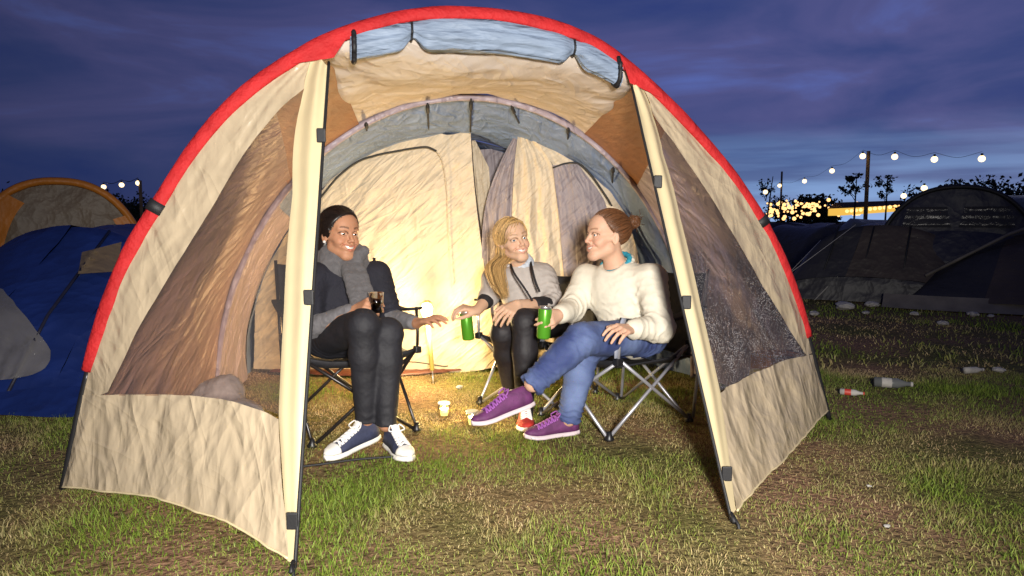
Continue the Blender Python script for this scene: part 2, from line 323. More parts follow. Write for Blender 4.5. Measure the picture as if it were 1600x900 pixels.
def ell(cu, a, h):
    th = np.linspace(np.pi, 0, 400); u = cu + a * np.cos(th); z = h * np.sin(th)
    s = np.r_[0, np.cumsum(np.hypot(np.diff(u), np.diff(z)))]; s /= s[-1]
    return lambda ph: (np.interp(ph, s, u), np.interp(ph, s, z))
arch2 = ell(1.86, 1.43, 1.70); arch25 = ell(1.86, 1.335, 1.545); arch3 = ell(1.86, 1.33, 1.54); arch4 = ell(1.86, 1.20, 1.15)
W2, W3, W4 = 1.07, 2.5, 3.6

tent = empty('family_tent', 'large cream tunnel tent with red arch, clear side windows and open lit porch', 'tent', loc=(L0 + R0) / 2)
def tp(pts): return np.asarray(pts) - np.array(tent.location)       # parts are stored in the tent's own frame
def tg(name, pts, m, **kw): return grid(name, tp(pts), m, tent, **kw)
def tt(name, path, r, m, ns=8, parent=None, **kw):
    return tube(name, tp(path), r, m, parent or tent, ns, **kw)

# red arch sleeve and the black pole that runs through it
ph = np.linspace(0, 1, 181); u, z = arch1(ph)
keep = z > 0.43
pp = T(u, 0, z)[keep]
rr = 0.026 + 0.003 * fbm(np.c_[np.arange(len(pp)) * .25, np.zeros((len(pp), 2))], 3)
sl = tt('arch_sleeve', pp, rr, M_RED, ns=12, flat=(.62, 1.1))
for f0 in (0.205, 0.80):
    uu, zz = arch1(np.array([f0 - .004, f0 + .004])); tt('strap_band', T(uu, 0, zz), 0.032, M_BLACK, ns=12, parent=sl, flat=(.7, 1.05))
for sgn, sl_ in ((0, slice(0, 24)), (1, slice(-24, None))):
    q = T(u, 0, z)[sl_]; q = q[q[:, 2] < 0.47]; tt('pole', q, 0.012, M_POLE)

# front porch panels: ruled between the arch and the zip edge that runs out to the peg
PEG = [Tinv(G(458, 893)), Tinv(G(1145, 815))]; TOP = [np.array([1.03, 0.0, 1.64]), np.array([2.324, 0.0, 1.609])]
def Cside(side, z):
    h = A1P[:12] if side == 0 else A1P[12:][::-1]
    h = (cat(h, 6) - [1.735, 0]) * .985 + [1.735, 0]; return np.interp(z, h[:, 1], h[:, 0])
PWR = lambda s, t, side: (0.006 * ridged(np.stack([s * 7 + t * 3, t * 5 - s * 2, s * 0 + side * 9], -1), 3, 3) + 0.004 * fbm(np.stack([s * 22, t * 14, s * 0 + 3 + side], -1), 3, 8))
def Psurf(side, s, t, wr=1.0):
    s, t = np.broadcast_arrays(np.asarray(s, float), np.asarray(t, float))
    cz = t * 1.70; c = np.stack([Cside(side, cz), 0 * s, cz], -1); f = PEG[side] + (TOP[side] - PEG[side]) * t[..., None]
    p = c + (f - c) * s[..., None]
    b = wr * PWR(s, t, side) - 0.035 * np.sin(np.pi * np.clip(s, 0, 1)) * np.sin(np.pi * np.clip(t * .9, 0, 1))
    p = p + b[..., None] * np.array([0.35 if side else -0.35, -0.93, 0.0])
    return T(p[..., 0], p[..., 1], p[..., 2])
WINL = [np.array([(.091, .214), (.123, .216), (.184, .353), (.288, .519), (.339, .658), (.404, .781), (.491, .858), (.63, .905)]), np.array([(.068, .205), (.096, .222), (.167, .299), (.277, .432), (.351, .591), (.401, .729), (.449, .823), (.52, .885)])]
COLC = [np.array([(.25, .981), (.5, .943), (.64, .905), (.688, .872), (.819, .668), (.871, .431), (.9, .236), (.979, .027)])[::-1], np.array([(.20, .959), (.462, .9), (.54, .882), (.719, .788), (.806, .623), (.86, .408), (.883, .225), (.966, .019)])[::-1]]
SEAM = [np.array([(0, .208), (.091, .214), (.336, .229), (.549, .241), (.764, .244), (.9, .236), (1, .225)]), np.array([(0, .20), (.068, .205), (.326, .22), (.625, .223), (.883, .225), (1, .22)])]
HEM = [np.array([(0.0, .006), (.039, .012), (.435, .043), (.75, .041), (.938, .02), (1.0, .012)]), np.array([(0, .03), (.144, .03), (.489, .016), (.777, .015), (.927, .012), (1.0, .010)])]
for side in (0, 1):
    Wf = lambda t: np.interp(t, WINL[side][:, 1], WINL[side][:, 0]); Cf = lambda t: np.interp(t, COLC[side][:, 1], COLC[side][:, 0])
    tb = SEAM[side]; wt = WINL[side][-1, 1]
    v = np.linspace(0, 1, 90)[:, None]; a = np.linspace(0, 1, 24)[None]
    # cream band beside the arch, from the seam to the top
    t = 0.205 + v * (0.985 - 0.205)
    inner = np.where(t < wt, np.interp(t, WINL[side][:, 1], WINL[side][:, 0]), np.interp(t, COLC[side][:, 1], COLC[side][:, 0]))
    tg('front_band', Psurf(side, a * inner, t + a * 0), M_CREAM)
    # clear window
    t = 0.21 + np.linspace(0, 1, 70)[:, None] * (wt - 0.21); x0 = Wf(t); x1 = np.maximum(Cf(t), x0 + .004); aa = np.linspace(0, 1, 50)[None]
    s = x0 + (x1 - x0) * aa
    tlow = np.interp(s[0], tb[:, 0], tb[:, 1])
    t2 = tlow[None] + (t - t[0]) / (t[-1] - t[0]) * (wt - tlow[None])
    x0 = Wf(t2); x1 = np.maximum(Cf(t2), x0 + .004)
    tg('window_pane', Psurf(side, x0 + (x1 - x0) * aa, t2, 0.45), (M_WINL, M_WINR)[side])
    # skirt below the seam
    aa = np.linspace(0, 1, 90)[None]; vv = np.linspace(0, 1, 40)[:, None]
    send = 0.0 + aa * (0.975)
    tl = np.interp(send, HEM[side][:, 0], HEM[side][:, 1]); th_ = np.interp(send, tb[:, 0], tb[:, 1])
    t = tl + vv * (th_ - tl); lim = Cf(t); s = np.minimum(aa * lim, 1)
    tg('skirt', Psurf(side, s, t, 1.6), M_CREAM)
    hem_path = Psurf(side, s[0], t[0], 1.6)
    tt('hem_binding', hem_path, 0.004, M_COLUMN, ns=6)
    # column beside the zip: a rounded fold of doubled cloth
    t = (0.012 + np.linspace(0, 1, 110) * (0.975 - 0.012))[:, None]; aa = np.linspace(0, 1, 16)[None]
    c0 = Cf(t); pts = Psurf(side, c0 + (1 - c0) * aa, t + 0 * aa, 0.15)
    fold = (0.018 * np.sin(np.pi * aa) + 0.006 * np.sin(np.pi * 3 * aa + 3 * t + side)) * np.clip((t - .05) * 4, 0, 1)
    pts = pts - fold[..., None] * TW
    tg('door_column', pts, M_COLUMN)
    te = np.linspace(0.0, 0.985, 60); edge = Psurf(side, 1 + 0 * te, te, 0.15) + TU * (0.004 if side == 0 else -0.004)
    zp = tt('zip', edge, 0.006, M_BLACK, ns=6)
    for tq in ((0.076, 0.455, 0.80) if side == 0 else (0.085, 0.43, 0.72)):
        c = Psurf(side, np.array(0.985), np.array(tq), 0.15) - TW * 0.02
        vv_, ff_ = box_vf(tp(c), (0.034, 0.010, 0.052)); bevel(obj('buckle_tab', vv_, ff_, M_BLACK, tent, smooth=False), 0.004)
    # red gusset where the column meets the arch
    f1, f2 = ((0.345, 0.394) if side == 0 else (0.655, 0.610)); us, zs = arch1(np.linspace(f1, f2, 10))
    low = T(np.linspace(us[0], TOP[side][0] + (0.02 if side == 0 else -.02), 10), np.linspace(-.022, -.030, 10), np.linspace(zs[0] - .02, TOP[side][2] - .01, 10)); hi = T(us, -0.022, zs)
    g = np.stack([low + (hi - low) * k for k in np.linspace(0, 1, 6)]); g = g + (0.006 * fbm(g * 40, 2, 5))[..., None] * TW
    tg('gusset', g, M_RED)
    pg = T(*PEG[side])
    v1, f1_ = tube_vf(tp([pg + [0, 0, .02], pg + [0.01, -.03, -.0], pg + [.015, -.045, -.06]]), 0.006, 6); v2, f2_ = tube_vf(tp([Psurf(side, np.array(1.), np.array(.015), 0), pg + [0, -.02, .005]]), 0.008, 6)
    V, F_ = merge([(v1, f1_), (v2, f2_)]); obj('peg', V, F_, M_BLACK, tent)

# rolled-up front door under the arch, pale blue outside cloth gathered by ties
ph = np.linspace(0.392, 0.612, 160); u, z = arch1(ph); x = (ph - ph[0]) / (ph[-1] - ph[0])
na = 40; th = np.linspace(0, 2 * np.pi, na, endpoint=False)
g1, g2 = np.exp(-((x - .22) / .03) ** 2), np.exp(-((x - .80) / .03) ** 2)
rad = (0.044 + 0.014 * np.sin(np.pi * x)) * (1 - .5 * g1 - .5 * g2)
sag = 0.045 + 0.022 * np.sin(np.pi * x) - .012 * (g1 + g2)
pts = np.zeros((160, na, 3))
for j, t_ in enumerate(th):
    q = np.stack([x * 1.6, 0 * x + 5.0 * math.cos(t_) + x * .8, 0 * x + 5.0 * math.sin(t_)], -1)
    lob = 1 + 0.30 * ridged(q, 2, 14) + 0.14 * fbm(q * np.array([5, 1.5, 1.5]), 3, 4)
    pts[:, j] = T(u, 0.012 + rad * 0.75 * lob * math.cos(t_), z - sag - rad * .35 + rad * lob * math.sin(t_))
roll = tg('rolled_door', pts, M_BLUEROLL, closed=True)
for f0 in (0.015, 0.985):
    i = int(f0 * 159); c = pts[i].mean(0); ring = np.vstack([c + (pts[i] - c) * 1.15, c + (pts[i][:1] - c) * 1.15]) - TW * .01; tt('strap', ring, 0.010, M_BLACK, ns=6, parent=roll, cap=False)
for f0 in (0.22, 0.80):
    i = int(f0 * 159); c = pts[i].mean(0); ring = np.vstack([c + (pts[i] - c) * 1.2, c + (pts[i][:1] - c) * 1.2]); tt('tie', ring, 0.005, M_BLACK, ns=6, parent=roll, cap=False)

# porch roof from first to second arch: lining in the middle, vents, side walls
def loft(a, b, wa, wb, p0, p1, n=60, m=40, wr=0.012, sagm=0.03, seed=0, off=0.0, dip=0.0):
    v = np.linspace(0, 1, m)[None, :]; k = np.linspace(0, 1, n)[:, None]
    pa = p0[0] + (p1[0] - p0[0]) * k + 0 * v; pb = p0[1] + (p1[1] - p0[1]) * k + 0 * v; ph = pa + (pb - pa) * v
    ua, za = a(ph); ub, zb = b(ph)
    vv = v + 0 * k
    u = ua + (ub - ua) * vv; z = za + (zb - za) * vv; w = wa + (wb - wa) * vv
    c = np.array([1.8, 0.0]); du = u - c[0]; dz = z; r = np.hypot(du, dz) + 1e-6
    d = -sagm * np.sin(np.pi * vv) + wr * ridged(np.stack([ph * 9, vv * 2.2, 0 * vv + seed], -1), 3, seed) + wr * .5 * fbm(np.stack([ph * 22, vv * 6, 0 * vv + seed], -1), 3, seed + 5) - off
    d = d - dip * np.sin(np.pi * vv ** .42) * np.sin(np.pi * (k + 0 * v)) ** .6
    return T(u + d * du / r, w, z + d * dz / r)
tg('porch_lining', loft(arch1, arch2, 0.03, W2, (0.368, 0.355), (0.636, 0.648), 110, 60, 0.024, 0.0, 2, dip=0.17), M_CEIL)
for side in (0, 1):
    m_ = (lambda a, b: ((a, b) if side == 0 else (1 - a, 1 - b)))
    tg('vent_panel', loft(arch1, arch2, 0.03, W2, (0.374, 0.362) if side == 0 else (0.630, 0.641), m_(0.319, 0.259), 24, 40, 0.008, 0.02, 5 + side, off=-.004), M_VENT)
    tg('side_wall', loft(arch1, arch2, 0.03, W2, m_(0.325, 0.265), m_(0.004, 0.004), 80, 50, 0.016, 0.04, 11 + side), (M_RUST, M_MAUVE)[side])
# second arch, roof behind it and the closed rear
ph = np.linspace(0, 1, 120); u, z = arch2(ph)
tt('arch_tape', T(u, W2, z - .004), 0.012, M_MAUVE, ns=6, flat=(1, 1.8))
tg('roof_band', loft(arch2, arch25, W2, 1.80, (0.235, 0.235), (1, 1), 130, 40, 0.020, 0.02, 21), M_SLATE)
tg('rear_side_wall', loft(arch2, arch25, W2, 1.80, (0, 0), (0.237, 0.237), 50, 40, 0.020, 0.02, 24), M_MAUVE)
tg('rear_roof', loft(arch25, arch3, 1.80, W3, (0, 0), (1, 1), 120, 40, 0.016, 0.0, 22), M_SLATE)
tg('rear_end', loft(arch3, arch4, W3, W4, (0, 0), (1, 1), 80, 30, 0.012, 0.02, 31), M_SLATE)
u4, z4 = arch4(np.linspace(0, 1, 60)); e4 = T(u4, W4, z4); base4 = T(u4, W4 + .15, 0 * z4); tg('back_wall', np.stack([e4 + (base4 - e4) * k for k in np.linspace(0, 1, 12)]), M_SLATE)

# inner tent: cream bedroom wall on the left, opened cream curtain and net door on the right
def onplane(pxs, p0, n): return np.array([PLN(a, b, p0, n) for a, b in pxs])
def patch(name, left, right, p0, n, m, wr=0.010, pleat=0.0, npl=6, bulge=0.0, rows=70, cols=60, toprow=None, seed=0, parent=None, botrow=None):
    a = cat(onplane(left, p0, n), 10); b = cat(onplane(right, p0, n), 10)
    def res(c, k): s = np.r_[0, np.cumsum(np.linalg.norm(np.diff(c, axis=0), axis=1))]; s /= s[-1]; q = np.linspace(0, 1, k); return np.stack([np.interp(q, s, c[:, i]) for i in range(3)], -1)
    a = res(a, rows); b = res(b, rows); k = np.linspace(0, 1, cols)
    pts = a[:, None] + (b - a)[:, None] * k[None, :, None]
    if toprow is not None:
        tr = res(cat(onplane(toprow, p0, n), 12), cols); d = tr - pts[0]; f = (1 - np.linspace(0, 1, rows)) ** 3
        pts = pts + f[:, None, None] * d[None]
    if botrow is not None:
        tr = res(cat(onplane(botrow, p0, n), 12), cols); d = tr - pts[-1]; f = np.linspace(0, 1, rows) ** 3
        pts = pts + f[:, None, None] * d[None]
    y = np.linspace(0, 1, rows)[:, None]; x = k[None]
    q = np.stack(np.broadcast_arrays(x * 5 + y * 4, y * 5 - x * 2, 0 * x * y + seed), -1)
    d = wr * (ridged(q, 3, seed) + 0.5 * fbm(q * 3.1, 3, seed + 3)) + bulge * np.sin(np.pi * x) * np.sin(np.pi * np.clip(y * 1.0, 0, 1)) + pleat * np.sin(2 * np.pi * (npl * x + 0.35 * fbm(np.stack(np.broadcast_arrays(x * 3, y * 2, 0 * x * y + seed), -1), 2, seed))) * (0.35 + 0.65 * y)
    return tg(name, pts - d[..., None] * n, m)
NB = np.array([0, 1.0, 0]); PB = np.array([0, 4.63, 0])
bed = patch('bedroom_wall', [(402, 400), (399, 470), (397, 577)], [(735, 205), (742, 300), (757, 420), (772, 520), (779, 573)], PB, NB, M_INNER, wr=0.012, bulge=0.05, toprow=[(402, 400), (430, 350), (466, 303), (506, 262), (540, 236), (572, 213), (620, 218), (668, 203), (700, 211), (735, 203)], botrow=[(397, 576), (560, 580), (640, 583), (720, 582), (779, 573)], rows=90, cols=90, seed=3)
def onwall(pxs, off=0.02, Y=4.63): return np.array([P(a, b, Y - off) for a, b in pxs])
tt('door_zip', cat(onwall([(498, 312), (508, 300), (530, 274), (560, 252), (590, 242), (620, 236), (650, 231), (668, 230), (682, 236)], 0.085), 6), 0.007, M_BLACK, ns=6, parent=bed)
tt('door_seam', cat(onwall([(682, 236), (692, 255), (698, 300), (700, 360), (705, 450)], 0.07), 6), 0.004, M_INNER, ns=6, parent=bed)
tt('bottom_zip', cat(onwall([(610, 565), (650, 566), (690, 572), (700, 572)], 0.07), 4), 0.004, M_BLACK, ns=6, parent=bed)
PM = np.array([0, 5.05, 0])
patch('bedroom_divider', [(728, 235), (732, 400), (750, 560)], [(905, 225), (905, 400), (905, 560)], PM, NB, M_NET, wr=0.018, pleat=0.012, npl=4, seed=8)
patch('bedroom_return', [(736, 206), (744, 300), (760, 420), (780, 560)], [(764, 262), (768, 330), (772, 420), (790, 560)], np.array([0, 4.85, 0]), NB, M_INNER, wr=0.006, pleat=0.01, npl=2, seed=9)
PR = np.array([0, 4.60, 0])
patch('curtain_lining', [(811, 199), (778, 262), (757, 330), (752, 420), (752, 560)], [(813, 199), (803, 270), (800, 340), (806, 420), (812, 560)], np.array([0, 4.64, 0]), NB, M_NET, wr=0.006, pleat=0.012, npl=3, seed=13)
patch('bedroom_curtain', [(811, 197), (804, 260), (800, 340), (802, 420), (806, 560)], [(815, 197), (862, 256), (876, 340), (888, 425), (894, 560)], PR, NB, M_INNER, wr=0.010, pleat=0.010, npl=3.2, seed=14)
patch('bedroom_panel', [(814, 197), (838, 228), (864, 258), (870, 300), (872, 330)], [(888, 222), (925, 258), (962, 303), (985, 360), (997, 395)], PR, NB, M_INNER, wr=0.006, seed=17, rows=40, cols=30)
patch('net_door', [(863, 258), (872, 330), (880, 420), (890, 560)], [(903, 256), (948, 322), (968, 420), (976, 560)], np.array([0, 4.56, 0]), NB, M_NET, wr=0.008, seed=18, bulge=0.02)
patch('bedroom_edge', [(946, 318), (958, 360), (967, 420), (975, 560)], [(975, 330), (992, 380), (1000, 430), (1006, 560)], np.array([0, 4.545, 0]), NB, M_INNER, wr=0.004, seed=19, cols=14)
tt('net_door_zip', cat(onwall([(864, 262), (885, 255), (905, 256), (925, 275), (948, 308), (956, 322)], 0.10), 6), 0.006, M_BLACK, ns=6)
for (a, b, c, d) in ((572, 192, 574, 216), (668, 162, 670, 205), (736, 155, 735, 206), (799, 166, 814, 198), (888, 200, 887, 224), (958, 262, 957, 285)):
    p1 = P(c, d, 4.50)
    # the upper end sits on the roof cloth, above and a little in front
    p0_ = P(a, b, 3.97 + (a - 735) * .0012)
    v1, f1_ = tube_vf(tp([p0_, (p0_ + p1) / 2 + [0, 0, -.004], p1]), 0.0055, 6); v2, f2_ = tube_vf(tp([p0_ + (p1 - p0_) * .08, p0_ + (p1 - p0_) * .28]), 0.011, 6)
    V, F_ = merge([(v1, f1_), (v2, f2_)]); obj('toggle', V, F_, M_BLACK, tent)
gs = np.array([G(430, 578) + [0, -.10, .012], G(600, 583) + [0, -.09, .012], G(780, 574) + [0, -.05, .012], G(1000, 566) + [0, -.03, .012]])
gs = cat(gs, 16); back = gs + np.array([0, .9, 0]); lip = gs + np.array([0, -.005, -.012])
k = np.linspace(0, 1, 14)[:, None, None]; pts = np.concatenate([lip[None], gs[None] + (back - gs)[None] * k]); pts[..., 2] += 0.018 * np.abs(fbm(pts * 9, 3, 4))
tg('groundsheet', pts, M_SHEET)
# ------------------------------------------------------------------ ground and grass
def ground_mat():
    m, t, b, out = new_mat('trodden_turf'); L = t.links; N = t.nodes
    tcn = N.new('ShaderNodeTexCoord')
    n1 = N.new('ShaderNodeTexNoise'); n1.inputs['Scale'].default_value = 1.3; n1.inputs['Detail'].default_value = 6; L.new(tcn.outputs['Object'], n1.inputs['Vector'])
    n2 = N.new('ShaderNodeTexNoise'); n2.inputs['Scale'].default_value = 45; n2.inputs['Detail'].default_value = 6; L.new(tcn.outputs['Object'], n2.inputs['Vector'])
    r1 = N.new('ShaderNodeValToRGB'); L.new(n1.outputs['Fac'], r1.inputs[0]); e = r1.color_ramp.elements
    e[0].position = .38; e[0].color = (.13, .12, .04, 1); e[1].position = .62; e[1].color = (.25, .145, .09, 1)
    r2 = N.new('ShaderNodeMapRange'); r2.inputs[1].default_value = .3; r2.inputs[2].default_value = .7; r2.inputs[3].default_value = .5; r2.inputs[4].default_value = 1.4; L.new(n2.outputs['Fac'], r2.inputs[0])
    s = N.new('ShaderNodeVectorMath'); s.operation = 'SCALE'; L.new(r1.outputs[0], s.inputs[0]); L.new(r2.outputs[0], s.inputs['Scale']); L.new(s.outputs[0], b.inputs['Base Color'])
    b.inputs['Roughness'].default_value = .95; b.inputs['Specular IOR Level'].default_value = .1
    bp = N.new('ShaderNodeBump'); bp.inputs['Strength'].default_value = .8; bp.inputs['Distance'].default_value = .03; L.new(n2.outputs['Fac'], bp.inputs['Height']); L.new(bp.outputs[0], b.inputs['Normal'])
    return m
xs = np.r_[np.linspace(-500, -12, 8), np.linspace(-10, 10, 61), np.linspace(12, 500, 8)]; ys = np.r_[np.linspace(-60, -2, 5), np.linspace(-1, 14, 61), np.linspace(18, 900, 10)]
X, Y = np.meshgrid(xs, ys, indexing='ij'); Z = -0.012 + 0.012 * fbm(np.stack([X * 1.5, Y * 1.5, 0 * X], -1), 3, 2) * (np.abs(X) < 11) * (Y < 15)
g = grid('ground', np.stack([X, Y, Z], -1), ground_mat()); tag(g, 'trodden grass and dry earth of the camping field', kind='structure'); 
def gz(x, y): return -0.012 + 0.012 * fbm(np.stack([np.asarray(x) * 1.5, np.asarray(y) * 1.5, 0 * np.asarray(x)], -1), 3, 2)

def grass(n, x0, x1, y0, y1, hmin, hmax, wid, seed):
    r = np.random.default_rng(seed)
    x = r.uniform(x0, x1, n); y = r.uniform(y0, y1, n)
    k = np.abs(x) < (0.80 * y + 0.35)                                    # only where the lens can see, with a margin
    x, y = x[k], y[k]
    pt = np.stack([x, y, 0 * x], -1)
    dry = fbm(pt * 1.7, 4, 40); bare = fbm(pt * 2.6 + 7, 4, 60)
    k = r.random(len(x)) < np.clip(0.72 - 1.1 * bare, .22, 1); x, y, dry, bare = x[k], y[k], dry[k], bare[k]; n = len(x)
    z = gz(x, y)
    green = np.clip(0.66 - 1.6 * dry + r.normal(0, .16, n), 0, 1)
    h = r.uniform(hmin, hmax, n) * (0.65 + 0.6 * green) * np.clip(1 + .8 * fbm(np.stack([x, y, 0 * x], -1) * 4, 2, 80), .5, 1.7)
    a = r.uniform(0, 2 * np.pi, n); lean = np.abs(r.normal(0, .6, n)) + .25 + .6 * (1 - green) * r.random(n); la = r.uniform(0, 2 * np.pi, n)
    w = wid * r.uniform(.6, 1.3, n)
    base = np.stack([x, y, z - .004], -1); side = np.stack([np.cos(a), np.sin(a), 0 * a], -1) * w[:, None]
    ld = np.stack([np.cos(la), np.sin(la), 0 * la], -1)
    mid = base + ld * (h * np.sin(lean) * .35)[:, None] + np.array([0, 0, 1]) * (h * .55 * np.cos(lean * .6))[:, None]
    tip = base + ld * (h * np.sin(lean))[:, None] + np.array([0, 0, 1]) * (h * np.cos(lean).clip(.12))[:, None]
    V = np.stack([base - side, base + side, mid + side * .8, mid - side * .8, tip], 1).reshape(-1, 3)
    o = np.arange(n)[:, None] * 5
    F4 = o + np.array([[0, 1, 2, 3]]); F3 = o + np.array([[3, 2, 4]])
    F3 = np.c_[F3]; faces = np.concatenate([np.c_[F4[:, :3]], np.c_[F4[:, [0, 2, 3]]], F3])
    g1 = np.array([.10, .175, .018]); g2 = np.array([.27, .34, .055]); s1 = np.array([.62, .47, .27]); s2 = np.array([.46, .29, .17])
    q = r.random(n)[:, None]; gc = g1 + (g2 - g1) * q; scol = s1 + (s2 - s1) * q
    c = gc + (scol - gc) * (1 - green)[:, None]; c *= r.uniform(.75, 1.25, n)[:, None]
    return V, faces, np.repeat(c, 5, 0)
M_GRASS = mat('grass_blades', (.1, .1, .1), rough=.55, var=0, attr='col', trans=.25, spec=.25)
parts = [grass(330000, -3.6, 3.4, 1.55, 4.75, .012, .032, .0015, 1), grass(95000, -9, 9, 4.75, 11.5, .02, .05, .0040, 2)]
o = 0; VV = []; FF = []; CC = []
for V, F_, c in parts: VV.append(V); FF.append(F_ + o); CC.append(c); o += len(V)
go = obj('grass', np.vstack(VV), np.vstack(FF), M_GRASS, smooth=False, colors=np.vstack(CC))
tag(go, 'short worn grass, green and straw-dry, covering the field', 'grass', kind='stuff')
# ------------------------------------------------------------------ folding camp chairs and small props
M_CHAIR = mat('black_chair_cloth', (0.014, 0.014, 0.018), rough=0.7, bump=0.3, bscale=30, var=0.15, weave=0.2, wscale=500)
M_STEEL = mat('grey_steel_tube', (0.42, 0.42, 0.46), rough=0.35, metal=0.55, var=0.08)
M_DARKST = mat('dark_steel_tube', (0.03, 0.026, 0.026), rough=0.3, metal=0.5, var=0.1)
M_STRAP = mat('grey_webbing', (0.34, 0.36, 0.44), rough=0.7, var=0.1, weave=0.2)
M_PLAST = mat('black_plastic', (0.01, 0.01, 0.012), rough=0.4, var=0.05)

def chair(label, loc, face, metal, w=0.50, d=0.50, sh=0.36, bh=0.80, strap=None):
    """quad-fold camp chair; local +y is the way it faces"""
    rz = math.atan2(-face[0], face[1]); t = empty('camp_chair', label, 'chair', 'folding camp chairs round the candle jars', (loc[0], loc[1], 0), rz)
    FL, FR = np.array([-w / 2, d / 2, 0]), np.array([w / 2, d / 2, 0]); BL, BR = np.array([-w / 2, -d / 2, 0]), np.array([w / 2, -d / 2, 0])
    sl, sr = np.array([-w / 2 - .02, d / 2 - .03, sh]), np.array([w / 2 + .02, d / 2 - .03, sh])
    bl, br = np.array([-w / 2 - .01, -d / 2 + .02, sh + .04]), np.array([w / 2 + .01, -d / 2 + .02, sh + .04])
    up = np.array([0, 0, 1.0]); r = .0085
    for a, b in ((FL + up * .01 + [.02, 0, 0], sr), (FR + up * .01 - [.02, 0, 0], sl), (FL + up * .01, bl), (FR + up * .01, br), (BL + up * .01, sl - [.0, .02, 0]), (BR + up * .01, sr - [0, .02, 0]), (BL + up * .01 + [.03, -.01, 0], br), (BR + up * .01 - [.03, .01, 0], bl)):
        tube('leg', [a, (a + b) / 2, b], r, metal, t, 8)
    tl, tr_ = np.array([-w / 2 - .01, -d / 2 - .10, bh]), np.array([w / 2 + .01, -d / 2 - .10, bh])
    for a, b in ((BL + up * .01 + [0, -.03, 0], tl), (BR + up * .01 + [0, -.03, 0], tr_)): tube('back_post', [a, (a + b) / 2, b], r, metal, t, 8)
    al, ar = np.array([-w / 2 - .03, d / 2 - .06, sh + .20]), np.array([w / 2 + .03, d / 2 - .06, sh + .20])
    for a, b in ((sl, al), (sr, ar)): tube('arm_post', [a, (a + b) / 2 + [0, .012, 0], b], r * .95, metal, t, 8)
    for q in (FL, FR, BL, BR):
        v, f = lathe_vf([(0, 0), (.022, .0), (.024, .008), (.014, .022), (.011, .04), (0, .04)], 12, origin=q + [0, 0, -.004]); obj('foot', v, f, M_PLAST, t)
    for q in (sl, sr, bl, br):
        v, f = box_vf(q, (.032, .04, .034)); bevel(obj('joint', v, f, M_PLAST, t, smooth=False), .006)
    # sling seat
    n = 16; X, Y = np.meshgrid(np.linspace(-1, 1, n), np.linspace(0, 1, n), indexing='ij')
    hw = w / 2 + .01; zz = sh + .03 * (1 - Y) * 0 - .075 * (1 - X ** 2) * (1 - .55 * Y) - .02
    zz = zz + .03 * (Y > .95); S = np.stack([X * hw, -d / 2 + Y * (d - .03), zz + .006 * fbm(np.stack([X * 3, Y * 3, 0 * X], -1), 3, 3)], -1)
    so = grid('seat', S, M_CHAIR, t); md = so.modifiers.new('thick', 'SOLIDIFY'); md.thickness = .008
    Xb, Yb = np.meshgrid(np.linspace(-1, 1, n), np.linspace(0, 1, n), indexing='ij')
    top = bh - .02 - .02 * (1 - Xb ** 2); zb = sh - .06 + .02 + Yb * (top - sh + .04)
    B = np.stack([Xb * (w / 2 + .005), -d / 2 - .0 - .10 * (zb - sh) / (bh - sh) - .06 * (1 - Xb ** 2), zb], -1)
    bo = grid('backrest', B, M_CHAIR, t); md = bo.modifiers.new('thick', 'SOLIDIFY'); md.thickness = .010
    for a, q in ((al, tl), (ar, tr_)):
        sx = -1 if a[0] < 0 else 1
        e = np.array([q[0], -d / 2 - .06, sh + .22]); k = np.linspace(0, 1, 12)[:, None]; c = a + (e - a) * k - up * .035 * np.sin(np.pi * k)
        wd = np.linspace(-.035, .035, 4)
        A = np.stack([c + np.array([x_, 0, 0]) for x_ in wd], 1); ao = grid('armrest', A, M_CHAIR, t); md = ao.modifiers.new('thick', 'SOLIDIFY'); md.thickness = .012
        if strap is not None:
            s0 = a + [0, .01, 0]; s1 = (sl if sx < 0 else sr) + [0, .012, .02]; tube('strap', [s0, (s0 + s1) / 2 + [0, .02, 0], s1], .012, strap, t, 8, flat=(.35, 1))
    return t
A_C = np.array([-.80, 3.40]); A_F = nrm([.50, -.86]); B_C = np.array([.155, 3.93]); B_F = nrm([-.42, -.9]); C_C = np.array([.52, 3.52]); C_F = nrm([-.82, -.57])
chair('black camp chair with dark legs, under the woman in the grey scarf', A_C, A_F, M_DARKST, sh=.385)
chair('black camp chair at the back, under the blonde woman', B_C, B_F, M_STEEL, sh=.37, bh=.70)
chair('black camp chair with pale grey legs, under the woman in the cream jumper', C_C, C_F, M_STEEL, strap=M_STRAP, w=.52, d=.54, bh=.76)

# drinks
M_CAN = mat('green_can_print', (0.10, 0.36, 0.025), rough=0.3, metal=0.35, var=0.05)
M_ALU = mat('aluminium', (0.75, 0.75, 0.76), rough=0.3, metal=0.9, var=0.04)
def can(label, base, axis, h=.150, r=.0315):
    t = empty('drink_can', label, 'can', 'tall green drink cans', base)
    v, f = lathe_vf([(r * .82, 0), (r, .008), (r, h * .90), (r * .97, h * .92)], 28, axis); obj('can_body', v, f, M_CAN, t)
    v, f = lathe_vf([(r * .97, h * .9202), (r * .84, h * .985), (r * .86, h), (r * .80, h), (r * .78, h * .985), (0, h * .985)], 28, axis); o = obj('can_top', v, f, M_ALU, t)
    v, f = box_vf(nrm(axis) * (h * .99), (.018, .010, .003)); obj('pull_tab', v, f, M_ALU, o)
    return t
CAN_B = P(732, 531, 3.62); can('tall green can hanging from the hand of the blonde woman', CAN_B, nrm([-.10, 0, 1]))
CAN_C = P(849, 529, 3.20); can('tall green can held upright by the woman in the cream jumper', CAN_C, nrm([.06, 0, 1]))
M_GLASS = glass_mat('clear_glass'); M_DRINK = mat('amber_drink', (0.22, 0.05, 0.012), rough=.1, var=0, trans=.3)
GL = P(588, 488, 3.07)
t = empty('drinking_glass', 'small glass of amber drink in the hand of the woman with the scarf', 'glass', loc=GL)
